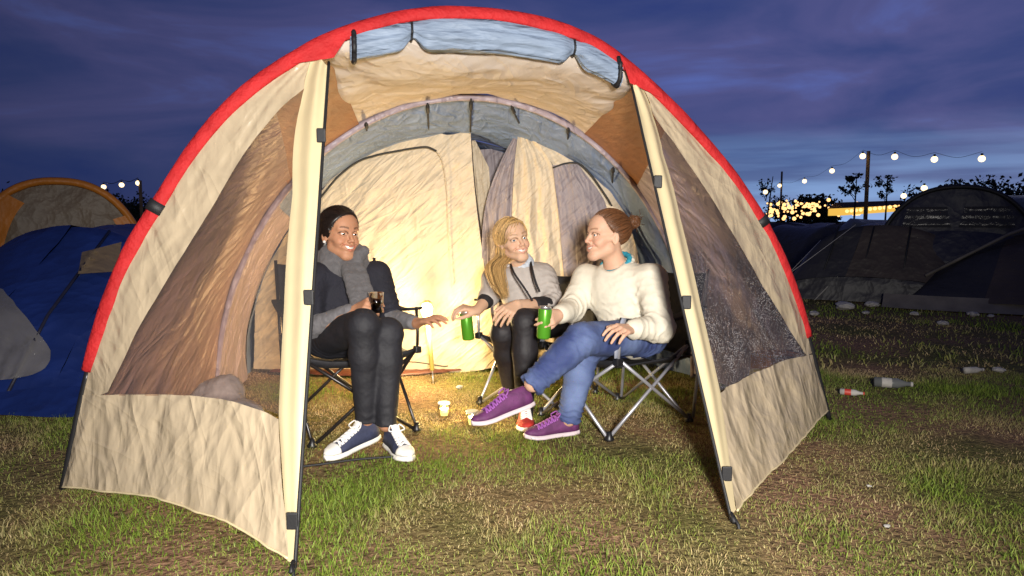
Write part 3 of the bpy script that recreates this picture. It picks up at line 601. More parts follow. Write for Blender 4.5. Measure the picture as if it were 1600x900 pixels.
v, f = lathe_vf([(.0, 0), (.027, 0), (.034, .088), (.0325, .088), (.0255, .006), (0, .006)], 28); obj('tumbler', v, f, M_GLASS, t)
v, f = lathe_vf([(.0, .007), (.0250, .007), (.0285, .042), (0, .042)], 28); obj('drink', v, f, M_DRINK, t)

# stake lamp glowing behind the group, and two candle jars on the grass
M_BULB = emit_mat('lamp_glow', (1.0, 0.72, 0.30), 60.0)
M_TUBE = mat('pale_yellow_plastic', (0.62, 0.55, 0.14), rough=.4, var=.05)
LB = G(677, 597); LT = P(667, 487, LB[1] + .02)
t = empty('stake_lamp', 'glowing lamp on a pale yellow stake against the cream inner wall', 'lamp', loc=LB); q = LT - LB
tube('spike', [[0, 0, -.06], q * .02, q * .18], .004, M_ALU, t, 8); tube('stem', [q * .17, q * .45, q * .80], .014, M_TUBE, t, 12)
v, f = lathe_vf([(0, -.045), (.02, -.04), (.034, -.01), (.036, .02), (.024, .045), (0, .05)], 20, origin=q); obj('bulb', v, f, M_BULB, t)
v, f = lathe_vf([(0, .045), (.03, .045), (.034, .055), (.012, .07), (0, .07)], 20, origin=q); obj('cap', v, f, M_TUBE, t)
ld = bpy.data.lights.new('stake_lamp_light', 'POINT'); lo = bpy.data.objects.new('lamp_light', ld); col.objects.link(lo); lo.parent = t; lo.location = tuple(q + np.array([.0, -.06, .0]))
ld.energy = 56; ld.color = (1.0, 0.72, 0.34); ld.shadow_soft_size = .04
M_FLAME = emit_mat('candle_flame', (1.0, 0.78, 0.32), 90.0); M_WAX = mat('candle_wax', (.85, .78, .5), rough=.5, var=.03, trans=.3, emit=(1, .72, .22), estr=2.2)
M_LID = mat('white_jar_lid', (.82, .80, .70), rough=.4, var=.04)
def jar(label, at_, h=.07):
    t = empty('candle_jar', label, 'candle jar', 'lit candle jars on the grass', at_)
    v, f = lathe_vf([(0, .002), (.030, .002), (.033, .008), (.033, h * .75), (.029, h * .84), (.029, h * .9), (.0275, h * .9), (.0305, h * .74), (.0305, .010), (0, .006)], 24); obj('jar_glass', v, f, M_GLASS, t)
    v, f = lathe_vf([(0, .008), (.0295, .008), (.0295, .040), (.010, .036), (0, .030)], 20); obj('wax', v, f, M_WAX, t)
    v, f = lathe_vf([(0, .030), (.006, .038), (.005, .047), (0, .060)], 12); obj('flame', v, f, M_FLAME, t)
    v, f = lathe_vf([(.024, h * .90), (.0315, h * .90), (.033, h * .92), (.033, h * 1.02), (.030, h * 1.04), (.024, h * 1.02)], 24); obj('lid_ring', v, f, M_LID, t)
    ld = bpy.data.lights.new('candle_light', 'POINT'); lo = bpy.data.objects.new('candle_light', ld); col.objects.link(lo); lo.parent = t; lo.location = (0, 0, .055); ld.energy = 9.0; ld.color = (1.0, .68, .25); ld.shadow_soft_size = .012
jar('lit candle jar on the grass nearer the grey scarf woman', G(694, 650)); jar('lit candle jar on the grass beside the purple shoe', G(738, 664))
# ------------------------------------------------------------------ bodies: smooth-blended solids turned into one continuous skin
def smin(a, b, k): h = np.maximum(k - np.abs(a - b), 0) / k; return np.minimum(a, b) - h * h * k * .25
def caps(a, b, ra, rb=None, k=.02, op='+'): return ('c', op, k, np.asarray(a, float), np.asarray(b, float), ra, ra if rb is None else rb)
def elli(c, r, R=None, k=.02, op='+'): return ('e', op, k, np.asarray(c, float), np.asarray(r, float), np.eye(3) if R is None else R)
def axis_coords(lo, hi, step, fine=None, fstep=None):
    q = [lo]
    while q[-1] < hi: q.append(q[-1] + (fstep if fine and any(a <= q[-1] <= b for a, b in fine) else step))
    return np.array(q)
def field(prims, xs, ys, zs):
    Fd = np.full((len(xs), len(ys), len(zs)), 1.0, np.float32)
    for pr in prims:
        kind, op, k = pr[:3]
        if kind == 'c': a, b, ra, rb = pr[3:]; rm = max(ra, rb); lo = np.minimum(a, b) - rm; hi = np.maximum(a, b) + rm
        else: c, r, R = pr[3:]; e_ = np.abs(R) @ r; lo = c - e_; hi = c + e_
        m = k + .03; sl = tuple(slice(max(np.searchsorted(ax, lo[i] - m) - 1, 0), np.searchsorted(ax, hi[i] + m) + 1) for i, ax in enumerate((xs, ys, zs)))
        x = xs[sl[0]][:, None, None]; y = ys[sl[1]][None, :, None]; z = zs[sl[2]][None, None, :]
        if 0 in (x.size, y.size, z.size): continue
        if kind == 'c':
            ba = b - a; px, py, pz = x - a[0], y - a[1], z - a[2]
            t = np.clip((px * ba[0] + py * ba[1] + pz * ba[2]) / (ba @ ba + 1e-9), 0, 1)
            d = np.sqrt((px - t * ba[0]) ** 2 + (py - t * ba[1]) ** 2 + (pz - t * ba[2]) ** 2) - (ra + (rb - ra) * t)
        else:
            px, py, pz = x - c[0], y - c[1], z - c[2]; q0 = q1 = 0
            for i in range(3):
                l = px * R[0, i] + py * R[1, i] + pz * R[2, i]; q0 = q0 + (l / r[i]) ** 2; q1 = q1 + (l / r[i] ** 2) ** 2
            q0 = np.sqrt(q0); d = q0 * (q0 - 1) / np.sqrt(q1 + 1e-9)
        f = Fd[sl]
        Fd[sl] = smin(f, d, k) if op == '+' else -smin(-f, d, k)
    return Fd
def nets(Fd, xs, ys, zs):
    S = Fd < 0; c = np.zeros(tuple(n - 1 for n in S.shape), np.uint8)
    for dx in (0, 1):
        for dy in (0, 1):
            for dz in (0, 1): c += S[dx:S.shape[0] - 1 + dx, dy:S.shape[1] - 1 + dy, dz:S.shape[2] - 1 + dz]
    mx = (c > 0) & (c < 8); I = np.argwhere(mx); vid = np.full(mx.shape, -1, np.int32); vid[mx] = np.arange(len(I))
    offs = np.array([(0, 0, 0), (1, 0, 0), (0, 1, 0), (1, 1, 0), (0, 0, 1), (1, 0, 1), (0, 1, 1), (1, 1, 1)])
    val = np.stack([Fd[I[:, 0] + o[0], I[:, 1] + o[1], I[:, 2] + o[2]] for o in offs], 1).astype(float)
    pos = np.stack([np.stack([xs[I[:, 0] + o[0]], ys[I[:, 1] + o[1]], zs[I[:, 2] + o[2]]], -1) for o in offs], 1)
    acc = np.zeros((len(I), 3)); cnt = np.zeros(len(I))
    for a, b in ((0, 1), (2, 3), (4, 5), (6, 7), (0, 2), (1, 3), (4, 6), (5, 7), (0, 4), (1, 5), (2, 6), (3, 7)):
        va, vb = val[:, a], val[:, b]; k = (va < 0) != (vb < 0); t = np.where(k, va / (va - vb + 1e-12), 0)
        acc += np.where(k[:, None], pos[:, a] + t[:, None] * (pos[:, b] - pos[:, a]), 0); cnt += k
    V = acc / cnt[:, None]; Fs = []
    for ax in range(3):
        o1, o2 = [(1, 2), (2, 0), (0, 1)][ax]
        s0 = [slice(None)] * 3; s1 = [slice(None)] * 3; s0[ax] = slice(0, -1); s1[ax] = slice(1, None)
        A, B = S[tuple(s0)], S[tuple(s1)]; E = np.argwhere(A != B); E = E[(E[:, o1] > 0) & (E[:, o2] > 0) & (E[:, o1] < S.shape[o1] - 1) & (E[:, o2] < S.shape[o2] - 1)]
        if not len(E): continue
        def cell(d1, d2): q = E.copy(); q[:, o1] -= d1; q[:, o2] -= d2; return vid[q[:, 0], q[:, 1], q[:, 2]]
        qd = np.stack([cell(1, 1), cell(0, 1), cell(0, 0), cell(1, 0)], -1); inside = A[E[:, 0], E[:, 1], E[:, 2]]
        qd[~inside] = qd[~inside][:, ::-1]; Fs.append(qd)
    return V, np.vstack(Fs)
def vnormals(V, Fq):
    n = np.cross(V[Fq[:, 2]] - V[Fq[:, 0]], V[Fq[:, 3]] - V[Fq[:, 1]]); N = np.zeros_like(V)
    for i in range(4): np.add.at(N, Fq[:, i], n)
    return N / (np.linalg.norm(N, axis=1)[:, None] + 1e-12)
def bounds(prims, pad=.03):
    lo, hi = [], []
    for pr in prims:
        if pr[1] != '+': continue
        if pr[0] == 'c': a, b, ra, rb = pr[3:]; rm = max(ra, rb); lo.append(np.minimum(a, b) - rm); hi.append(np.maximum(a, b) + rm)
        else: c, r, R = pr[3:]; e_ = np.abs(R) @ r; lo.append(c - e_); hi.append(c + e_)
    return np.min(lo, 0) - pad, np.max(hi, 0) + pad
def solid(prims, step=.006, fine=None, fstep=None, disp=None):
    lo, hi = bounds(prims)
    ax = [axis_coords(lo[i], hi[i], step, None if fine is None else [f[i] for f in fine], fstep) for i in range(3)]
    V, Fq = nets(field(prims, *ax), *ax)
    if disp is not None: V = V + vnormals(V, Fq) * disp(V)[:, None]
    return V, Fq
def folds(amp, freq=9, seed=0, stretch=(1, 1, 1), joints=()):
    def f(V):
        d = amp * (ridged(V * freq * np.array(stretch), 3, seed) * .8 + .5 * fbm(V * freq * 2.2, 2, seed + 4)); n_ = fbm(V * 13, 3, seed + 9)
        for J, axv, rad, wl, am in joints:     # creases that ring a bent or bunched limb
            q = V - J; a_ = nrm(axv); l = q @ a_; w_ = np.exp(-(np.linalg.norm(q, axis=1) / rad) ** 2)
            d = d + am * w_ * (1 - 2 * np.abs(np.sin(np.pi * (l / wl + 1.1 * n_))) ** .7)
        return d
    return f

# ---- hand: returns blended capsules; w wrist, d wrist->knuckles, n back-of-hand normal, side +1 puts the thumb along +cross(d,n)
def hand(w, d, n, side, curl=(.5, .6, .4), spread=.10, thumb=(.55, .35, .2), sc_=1.0):
    d = nrm(d); n = nrm(n - np.dot(n, d) * d); x = np.cross(d, n) * side; pr = []
    fl = [(.030, .044, .026, .020), (.010, .049, .031, .022), (-.010, .045, .029, .021), (-.029, .035, .022, .018)]; pl = [.082, .085, .080, .072]
    for i, (off, l1, l2, l3) in enumerate(fl):
        k0 = w + (d * pl[i] + x * off) * sc_
        pr.append(caps(w + x * off * .55 * sc_ + d * .012 * sc_, k0, .0140 * sc_, .0105 * sc_, k=.012))
        a = (off / .03) * spread; dd = nrm(d * math.cos(a) + x * math.sin(a)); p = k0; ang = 0
        cc = [c * (1 + .10 * i) for c in curl]
        for j, l in enumerate((l1, l2, l3)):
            ang += cc[j]; v = dd * math.cos(ang) - n * math.sin(ang); q = p + v * l * sc_
            pr.append(caps(p, q, (.0098 - .0012 * j) * sc_, (.0088 - .0013 * j) * sc_, k=.003)); p = q
    p = w + (d * .020 + x * .022 - n * .006) * sc_; ang = thumb[0]; v = nrm(d * math.cos(ang) + x * math.sin(ang) - n * thumb[1])
    for j, l in enumerate((.042, .034, .026)):
        q = p + v * l * sc_; pr.append(caps(p, q, (.0150 - .0025 * j) * sc_, (.0122 - .0022 * j) * sc_, k=.008 if j == 0 else .003)); p = q; v = nrm(v - n * thumb[2] + d * .25 - x * thumb[2])
    return pr

# ---- head, in its own frame: x to the side, y out through the face, z up, origin between the ears at eye level
def frame(f, up): y = nrm(f); x = nrm(np.cross(y, up)); return np.stack([x, y, np.cross(x, y)], 1)
def head_prims(c, R, s, smile=1.0, jaw=1.0):
    p = lambda x, y, z: c + R @ (np.array([x, y, z]) * s)
    pr = [elli(p(0, -.014, .036), np.array([.074, .094, .083]) * s, R, .02), elli(p(0, .022, -.028), np.array([.0550 * jaw, .063, .081]) * s, R, .03),
          elli(p(0, .046, .045), np.array([.056, .042, .048]) * s, R, .03)]
    pr += [caps(p(0, .070, -.097), p(0, .071, -.1), .0165 * s, .0165 * s, k=.025), caps(p(-.012, .066, -.099), p(.012, .066, -.099), .014 * s, k=.02)]
    for q in (-1, 1):
        pr += [caps(p(q * .043 * jaw, .005, -.060), p(q * .016, .06, -.095), .015 * s, .012 * s, k=.03),
               elli(p(q * .037, .058, -.034), np.array([.024, .024, .022]) * s, R, .022), caps(p(q * .050, .045, -.016), p(q * .066, .0, -.010), .011 * s, .009 * s, k=.02),
               caps(p(q * .012, .083, .020), p(q * .046, .068, .022), .0095 * s, .008 * s, k=.016)]
    for q in (-1, 1): pr.append(elli(p(q * .031, .093, .001), np.array([.0195, .017, .0125]) * s, R, .008, '-'))
    for q in (-1, 1):   # lids
        pr += [caps(p(q * .0150, .0760, .001), p(q * .031, .0845, .0080), .0026 * s, .0032 * s, k=.003), caps(p(q * .031, .0845, .0080), p(q * .0475, .0735, .003), .0032 * s, .0026 * s, k=.003),
               caps(p(q * .0150, .0760, -.002), p(q * .031, .0805, -.0088), .0026 * s, .0034 * s, k=.004), caps(p(q * .031, .0805, -.0088), p(q * .0465, .0735, -.0015), .0034 * s, .0026 * s, k=.004)]
    pr += [caps(p(0, .081, .014), p(0, .1005, -.026), .0075 * s, .0095 * s, k=.010), elli(p(0, .1035, -.031), np.array([.0105, .0095, .0085]) * s, R, .006)]
    for q in (-1, 1): pr += [elli(p(q * .0115, .093, -.0345), np.array([.0075, .010, .0068]) * s, R, .005), elli(p(q * .006, .100, -.0415), np.array([.0035, .005, .0035]) * s, R, .003, '-')]
    # smiling mouth: upper teeth show
    pr += [elli(p(0, .073, -.060), np.array([.036, .022, .020]) * s, R, .014)]
    up_ = [(-.029, .0760, -.0500), (-.017, .0885, -.0545), (0, .0945, -.0555), (.017, .0885, -.0545), (.029, .0760, -.0500)]
    lo_ = [(-.029, .0760, -.0510), (-.018, .0860, -.0685), (0, .0910, -.0750), (.018, .0860, -.0685), (.029, .0760, -.0510)]
    for a, b in zip(up_[:-1], up_[1:]): pr.append(caps(p(*a), p(*b), .0034 * s, k=.004))
    for a, b in zip(lo_[:-1], lo_[1:]): pr.append(caps(p(*a), p(*b), .0040 * s, k=.004))
    mid = [(-.0240, .0805, -.0540), (-.0135, .0915, -.0612), (0, .0965, -.0645), (.0135, .0915, -.0612), (.0240, .0805, -.0540)]
    for i, (a, b) in enumerate(zip(mid[:-1], mid[1:])): pr.append(caps(p(*a), p(*b), (.0034 if i == 0 else .0052) * s, (.0034 if i == 3 else .0052) * s, k=.0015, op='-')); pr.append(caps(p(*a) + R[:, 1] * .008, p(*b) + R[:, 1] * .008, (.0034 if i == 0 else .0052) * s, (.0034 if i == 3 else .0052) * s, k=.0015, op='-'))
    for q in (-1, 1): pr += [caps(p(q * .0330, .0735, -.0480), p(q * .035, .0720, -.0465), .0026 * s, k=.004, op='-'), caps(p(q * .020, .0905, -.036), p(q * .040, .0725, -.052), .0010 * s, k=.010, op='-')]
    for q in (-1, 1):   # ears
        pr += [elli(p(q * .076, -.006, -.010), np.array([.0075, .017, .030]) * s, R @ np.array([[math.cos(.3 * q), -math.sin(.3 * q), 0], [math.sin(.3 * q), math.cos(.3 * q), 0], [0, 0, 1]]), .006),
               elli(p(q * .085, -.002, -.008), np.array([.006, .009, .017]) * s, R, .005, '-')]
    return pr
def skin_colors(V, c, R, s, base, lip, brow, blush):
    C_ = np.tile(np.asarray(base, float), (len(V), 1)); C_ *= (1 + .05 * fbm(V * 30, 3, 5))[:, None]
    l = ((V - c) @ R) / s; x, y, z = l.T; ax = np.abs(x); face = (y > .03) & (np.linalg.norm(l, axis=1) < .16)
    def mix(k, colr): k = np.clip(k, 0, 1)[:, None] * face[:, None]; return C_ * (1 - k) + np.asarray(colr) * k
    C_[:] = mix(.5 * np.exp(-((ax - .04) ** 2 + (z + .032) ** 2) / .00035), blush)
    C_[:] = mix(.35 * np.exp(-(x ** 2 + (z + .03) ** 2) / .0002), blush)
    lx = ax / .0295; zu = -.0555 + .0065 * lx ** 2; zl = -.0750 + .0250 * lx ** 2
    C_[:] = mix(((lx < 1.03) & (z < zu + .0034) & (z > zl - .0042) & (y > .06)) * .8, lip)
    zb = .0245 + .006 * np.sin(np.clip((ax - .012) / .040, 0, 1) * np.pi * .75)
    C_[:] = mix(((ax > .012) & (ax < .050) & (np.abs(z - zb) < .0050 - .002 * (ax - .012) / .04)) * .6, brow)
    lash = ((ax - .031) / .0200) ** 2 + ((z - .001) / .0125) ** 2
    C_[:] = mix(((lash > .62) & (lash < 1.05) & (z > .002)) * .75, np.asarray(brow) * .35); C_[:] = mix(((lash > .7) & (lash < 1.0) & (z <= .002)) * .35, np.asarray(brow) * .5)
    return C_
M_EYE = mat('eye_white', (.70, .66, .62), rough=.15, var=0, coat=.5); M_TEETH = mat('teeth', (.66, .61, .53), rough=.2, var=0, coat=.4)
M_IRISD = mat('dark_iris', (.025, .012, .008), rough=.08, var=0, coat=.8); M_IRISB = mat('grey_blue_iris', (.06, .09, .12), rough=.08, var=0, coat=.8)
M_MOUTH = mat('mouth_inside', (.10, .02, .015), rough=.6, var=0)
def sphere_vf(c, r, R=np.eye(3), n=12, m=16, t1=math.pi):
    th = np.linspace(0, t1, n); ph = np.linspace(0, 2 * np.pi, m, endpoint=False)
    q = np.stack([np.sin(th)[:, None] * np.cos(ph), np.cos(th)[:, None] + 0 * ph, np.sin(th)[:, None] * np.sin(ph)], -1) * r
    return (q.reshape(-1, 3) @ R.T) + c, [tuple(f) for f in gridf(n, m, True)]
def face_bits(root, c, R, s, iris, look=(0, 1, 0)):
    p = lambda x, y, z: c + R @ (np.array([x, y, z]) * s)
    for q in (-1, 1):
        e = p(q * .0310, .0700, .0004); dl = nrm(R @ np.asarray(look, float)); Re = frame(dl, R[:, 2])
        v, f = sphere_vf(e, .0135 * s, Re); eo = obj('eye', v, f, M_EYE, root)
        v, f = sphere_vf(e, .01375 * s, Re, 5, 14, .52); obj('iris', v, f, iris, eo)
    xs_ = np.linspace(-.028, .028, 17); zt = -.0545 + .0050 * (xs_ / .028) ** 2; yy = .0905 - .0175 * (xs_ / .028) ** 2; hh = .0165 - .0090 * (xs_ / .028) ** 2
    pts = np.stack([np.array([p(x, y + .0012 * (i % 2) , z + .003) for i, (x, y, z) in enumerate(zip(xs_, yy, zt))]), np.array([p(x, y + .0022, z - h * .5) for x, y, z, h in zip(xs_, yy, zt, hh)]), np.array([p(x, y + .0008, z - h) for x, y, z, h in zip(xs_, yy, zt, hh)])])
    grid('teeth', pts, M_TEETH, root)
    v, f = sphere_vf(p(0, .062, -.066), .020 * s, R); obj('mouth_inside', v, f, M_MOUTH, root)

# ---- hair: a cap that follows the skull plus many strands swept to where it is tied
HC, HR = np.array([0, -.014, .036]), np.array([.074, .094, .083])
HSIDE = [0.0]; HOFF = [0.0]; HTILT = [0.0]
def hairline(l): return l[..., 2] - (l[..., 1] * 1.02 + .006 + HOFF[0] - HTILT[0] * l[..., 0] * (l[..., 1] > 0) + .05 * np.clip(l[..., 1], 0, .1) - HSIDE[0] * np.clip((np.abs(l[..., 0]) - .045) / .03, 0, 1) * (l[..., 1] < .035) - .10 * np.clip(np.abs(l[..., 0]) - .045, 0, 1) * (l[..., 1] > 0) + .35 * np.clip(-l[..., 1] - .03, 0, 1))
def scalp(dirv, off=.006): dirv = dirv / np.linalg.norm(dirv, axis=-1, keepdims=True); k = 1 / np.sqrt(((dirv / HR) ** 2).sum(-1, keepdims=True)); return HC + dirv * (k + off)
def hair_cap(root, c, R, s, m, off=.007, seed=1):
    th = np.linspace(0, np.pi, 60); ph_ = np.linspace(0, 2 * np.pi, 80, endpoint=False)
    d = np.stack([np.sin(th)[:, None] * np.cos(ph_), np.sin(th)[:, None] * np.sin(ph_), np.cos(th)[:, None] + 0 * ph_], -1)
    l = scalp(d, off); hl = hairline(l); fade = np.clip(hl / .018, -1, 1)
    l = scalp(d, 0) + (l - scalp(d, 0)) * np.clip(fade, -.9, 1)[..., None]
    V = c + (l.reshape(-1, 3) * s) @ R.T; Fq = gridf(60, 80, True); ok = (hl.ravel()[Fq] > -.004).all(1)
    return obj('hair_cap', V, Fq[ok], m, root)
def strand_mesh(name, paths, r, m, parent, ns=4, colors=None):
    n, k = paths.shape[:2]; t = np.gradient(paths, axis=1); t /= np.linalg.norm(t, axis=2, keepdims=True) + 1e-9
    a = np.cross(t, np.array([.31, .52, .8])); a /= np.linalg.norm(a, axis=2, keepdims=True) + 1e-9; b = np.cross(t, a); th = np.linspace(0, 2 * np.pi, ns, endpoint=False)
    rg = np.random.default_rng(n); tone = np.clip(rg.normal(1, .30, n) + .25 * np.sin(np.arange(n) * .7), .35, 1.8)
    cols = np.repeat((np.asarray(m['tone'])[None] * tone[:, None])[:, None], k * ns, 1).reshape(-1, 3)
    taper = (1 - .75 * np.linspace(0, 1, k) ** 4) * np.clip(np.linspace(0, 1, k) * 8 + .3, 0, 1)
    V = paths[:, :, None] + r * taper[None, :, None, None] * (np.cos(th)[None, None, :, None] * a[:, :, None] + np.sin(th)[None, None, :, None] * b[:, :, None])
    F0 = gridf(k, ns, True); Fq = (np.arange(n)[:, None, None] * k * ns + F0[None]).reshape(-1, 4)
    return obj(name, V.reshape(-1, 3), Fq, m['strand'] if False else STRAND[m.name], parent, colors=cols)
def swept(root, c, R, s, gather, n, m, r=.0016, seed=3, part=None, lift=.010, wave=.003, name='hair_strands', jit=(.35, 1.1)):
    g = np.random.default_rng(seed); d = g.normal(size=(n * 6, 3)); l = scalp(d, .004); hl = hairline(l); l = l[(hl > -.002)]
    near = hairline(l); pr_ = np.exp(-near / .03) + .25; l = l[g.random(len(l)) < pr_][:n]
    d0 = l - HC; gd = np.asarray(gather, float) - HC; k = 14; tt_ = np.linspace(0, 1, k)[None, :, None]
    e_ = gd + g.normal(0, .008, (len(l), 3)); md_ = d0 * .75 + e_ * .25 + np.array([0, -.055, .05]) * np.clip(hairline(HC + d0) * -6 + .8, .0, 1)[:, None] + np.array(part or (0, 0, 0)); dd = d0[:, None] * (1 - tt_) ** 2 + 2 * tt_ * (1 - tt_) * md_[:, None] + e_[:, None] * tt_ ** 2
    # keep clear of the skull on the way
    path = scalp(dd, .004) + 0; lf = lift * np.sin(np.pi * np.clip(tt_, 0, 1)) ** .6 * g.uniform(*jit, (len(l), 1, 1)); path = scalp(dd, 0) + (scalp(dd, 1) - scalp(dd, 0)) * (lf + .003)
    w_ = np.clip((tt_ - .75) / .25, 0, 1) ** 1.5; path = path * (1 - w_) + (HC + e_)[:, None] * w_
    path = path + wave * fbm(path * 60 + 3, 2, seed)[..., None] * np.array([1, .3, 1.0])
    W_ = c + (path.reshape(-1, 3) * s) @ R.T
    return strand_mesh(name, W_.reshape(len(l), k, 3), r * s, m, root)
STRAND = {}
def hair_mat(name, c1, rough=.38):
    m = mat(name, c1, rough=rough, bump=.08, bscale=220, stretch=(1, 1, .15), var=.22, vscale=60, spec=.35); m['tone'] = list(c1)
    STRAND[name] = mat(name + '_strands', c1, rough=rough, var=0, attr='col', spec=.4); return m

# ---- torso and limbs
def torso(hip, nb, Ls, Rs, fat=0.0, hipw=.155, shw=None, bust=.0, k=.05):
    up_ = nrm(nb - hip); x = nrm(Ls - Rs); x = nrm(x - up_ * (x @ up_)); y = np.cross(x, up_); y = y if y[1] < 0 else -y; R = np.stack([x, y, up_], 1); h = np.linalg.norm(nb - hip)
    if y[1] > 0 and False: y = -y
    c = lambda t, o=0: hip + (nb - hip) * t + y * o
    return [elli(c(.06), (hipw + fat, .115 + fat, .30 * h + fat), R, k), elli(c(.36), (.122 + fat * 1.2, .092 + fat * 1.2, .36 * h + fat), R, k), elli(c(.62), (.140 + fat, .098 + fat, .34 * h + fat * .5), R, k),
            elli(c(.58, .055) , (.115 + fat, .060 + fat + bust, .18 * h + fat), R, k), caps(Ls, Rs, .046 + fat * .6, k=k), caps(c(.86), nb, .055 + fat * .5, .050 + fat * .3, k=k)], R
def arm(s_, e_, w, r=(.044, .036, .026), k=.03): return [caps(s_, e_, r[0], r[1], k=k), caps(e_, w, r[1] * 1.02, r[2], k=k * .6)]
def leg(h, kn, an, r=(.082, .058, .036), k=.04, cut=False):
    calf = kn + (an - kn) * .32; ex = [caps(an + nrm(an - kn) * .055, an + nrm(an - kn) * .08, .062, k=.004, op='-')] if cut else []
    return [caps(h, kn, r[0], r[1], k=k), caps(kn, calf, r[1] * .95, r[1] * .93, k=k * .6), caps(calf, an, r[1] * .92, r[2], k=k * .6)] + ex

# ---- shoes: loft along the foot
def shoe(root, heel, toe_dir, up, L_, m_up, m_sole, m_cap=None, m_lace=None, tall=.085, name='shoe', sole_h=.022, toe_spring=.0, wide=1.0):
    y = nrm(toe_dir); z = nrm(np.asarray(up) - y * np.dot(up, y)); x = np.cross(y, z); R = np.stack([x, y, z], 1)
    prof_t = np.array([0, .08, .22, .40, .55, .70, .85, .95, 1.0]); hw = np.array([.020, .031, .034, .034, .038, .044, .041, .028, .010]) * wide; tp_ = np.array([.8, 1.0, 1.0, .95, .80, .62, .50, .42, .30]) * tall; cx = np.array([0, 0, 0, .001, .003, .004, .003, .001, 0])
    def prof(t, a): return np.interp(t, prof_t, a)
    n, mseg = 40, 26; t = np.linspace(0, 1, n); th = np.linspace(0, 2 * np.pi, mseg, endpoint=False)
    def loft_(t, grow, z0, topf, pw=.75):
        V = []
        for q in t:
            w_ = prof(q, hw) * grow; h_ = topf(q); cz = z0 + (h_ - z0) * .0; sp = toe_spring * max(0, q - .7) ** 2
            ct, st = np.cos(th), np.sin(th); X_ = w_ * np.sign(ct) * np.abs(ct) ** pw + prof(q, cx); Z_ = np.where(st > 0, z0 + (h_ - z0) * np.abs(st) ** .7, z0 - .0 * st)
            X_ = np.where(st > 0, X_ * (1 - .42 * np.clip((Z_ - z0) / .09, 0, 1)), X_)
            V.append(np.stack([X_, 0 * X_ + q * L_, Z_ + sp], -1))
        V = np.array(V).reshape(-1, 3); f = [tuple(k_) for k_ in gridf(len(t), mseg, True)] + [tuple(range(mseg)), tuple(range((len(t) - 1) * mseg, len(t) * mseg))[::-1]]
        return heel + V @ R.T, f
    v, f = loft_(t, 1.0, sole_h * .9, lambda q: prof(q, tp_)); so = obj(name, v, f, m_up, root)
    v, f = loft_(np.linspace(-.015, 1.015, 40), 1.10, 0.0, lambda q: sole_h, .55); obj('sole', v, f, m_sole, so)
    if m_cap: v, f = loft_(np.linspace(.80, 1.004, 12), 1.04, sole_h * .95, lambda q: prof(q, tp_) + .0025); obj('toe_cap', v, f, m_cap, so)
    if m_lace:
        lp = []
        for i, q in enumerate(np.linspace(.42, .74, 6)):
            h_ = prof(q, tp_); w_ = prof(q, hw) * .62
            for sg in (1, -1):
                q2 = q + .045; h2 = prof(q2, tp_)
                a = np.array([-sg * w_, q * L_, h_ * .86]); b = np.array([0, (q + q2) / 2 * L_, (h_ + h2) / 2 + .006]); c_ = np.array([sg * w_, q2 * L_, h2 * .86])
                lp.append(tube_vf(heel + cat([a, b, c_], 5) @ R.T, .0042, 6))
        for sg in (1, -1):
            b0 = np.array([0, .40 * L_, prof(.4, tp_) + .006]); lp.append(tube_vf(heel + cat([b0, b0 + [sg * .02, -.01, .012], b0 + [sg * .035, .012, -.004], b0 + [sg * .012, .02, -.008]], 5) @ R.T, .0032, 6))
        V, F_ = merge(lp); obj('laces', V, F_, m_lace, so)
        tv = [np.array([a_, q * L_, prof(q, tp_) * .985 + .002]) for q in (.36, .45, .55, .68) for a_ in (-.018, -.006, .006, .018)]
        tv = np.array(tv).reshape(4, 4, 3); tv[0, :, 2] += .018; tv[:, (0, 3), 2] -= .006; grid('tongue', heel + tv @ R.T, m_lace if m_cap else m_up, so)
    return so
def cloth(root, name, prims, m, amp=.004, freq=9, seed=0, step=.0065, stretch=(1, 1, 1), joints=()):
    V, Fq = solid(prims, step, disp=folds(amp, freq, seed, stretch, joints)); return obj(name, V, Fq, m, root)

M_SKIN_A = mat('warm_brown_skin', (.3, .15, .09), rough=.55, var=0, attr='col', bump=.05, bscale=260, spec=.3)
M_SKIN_B = mat('fair_skin', (.5, .3, .2), rough=.55, var=0, attr='col', bump=.05, bscale=260, spec=.3)
for m_ in (M_SKIN_A, M_SKIN_B):
    b_ = m_.node_tree.nodes['Principled BSDF']; b_.inputs['Subsurface Weight'].default_value = .18; b_.inputs['Subsurface Radius'].default_value = (.6, .25, .12); b_.inputs['Subsurface Scale'].default_value = .012
def body(root, prims, head, colors, m, fines):
    V, Fq = solid(prims, .0055, fine=fines, fstep=.0026); C_ = skin_colors(V, *head, *colors); return obj('body', V, Fq, m, root, colors=C_)
def fine_box(c, r): return [(c[i] - r, c[i] + r) for i in range(3)]
def ring(c, R, a, b, n=20, tilt=0, z=0): th = np.linspace(0, 2 * np.pi, n + 1); return c + np.stack([a * np.cos(th), b * np.sin(th), z + tilt * np.sin(th)], -1) @ R.T
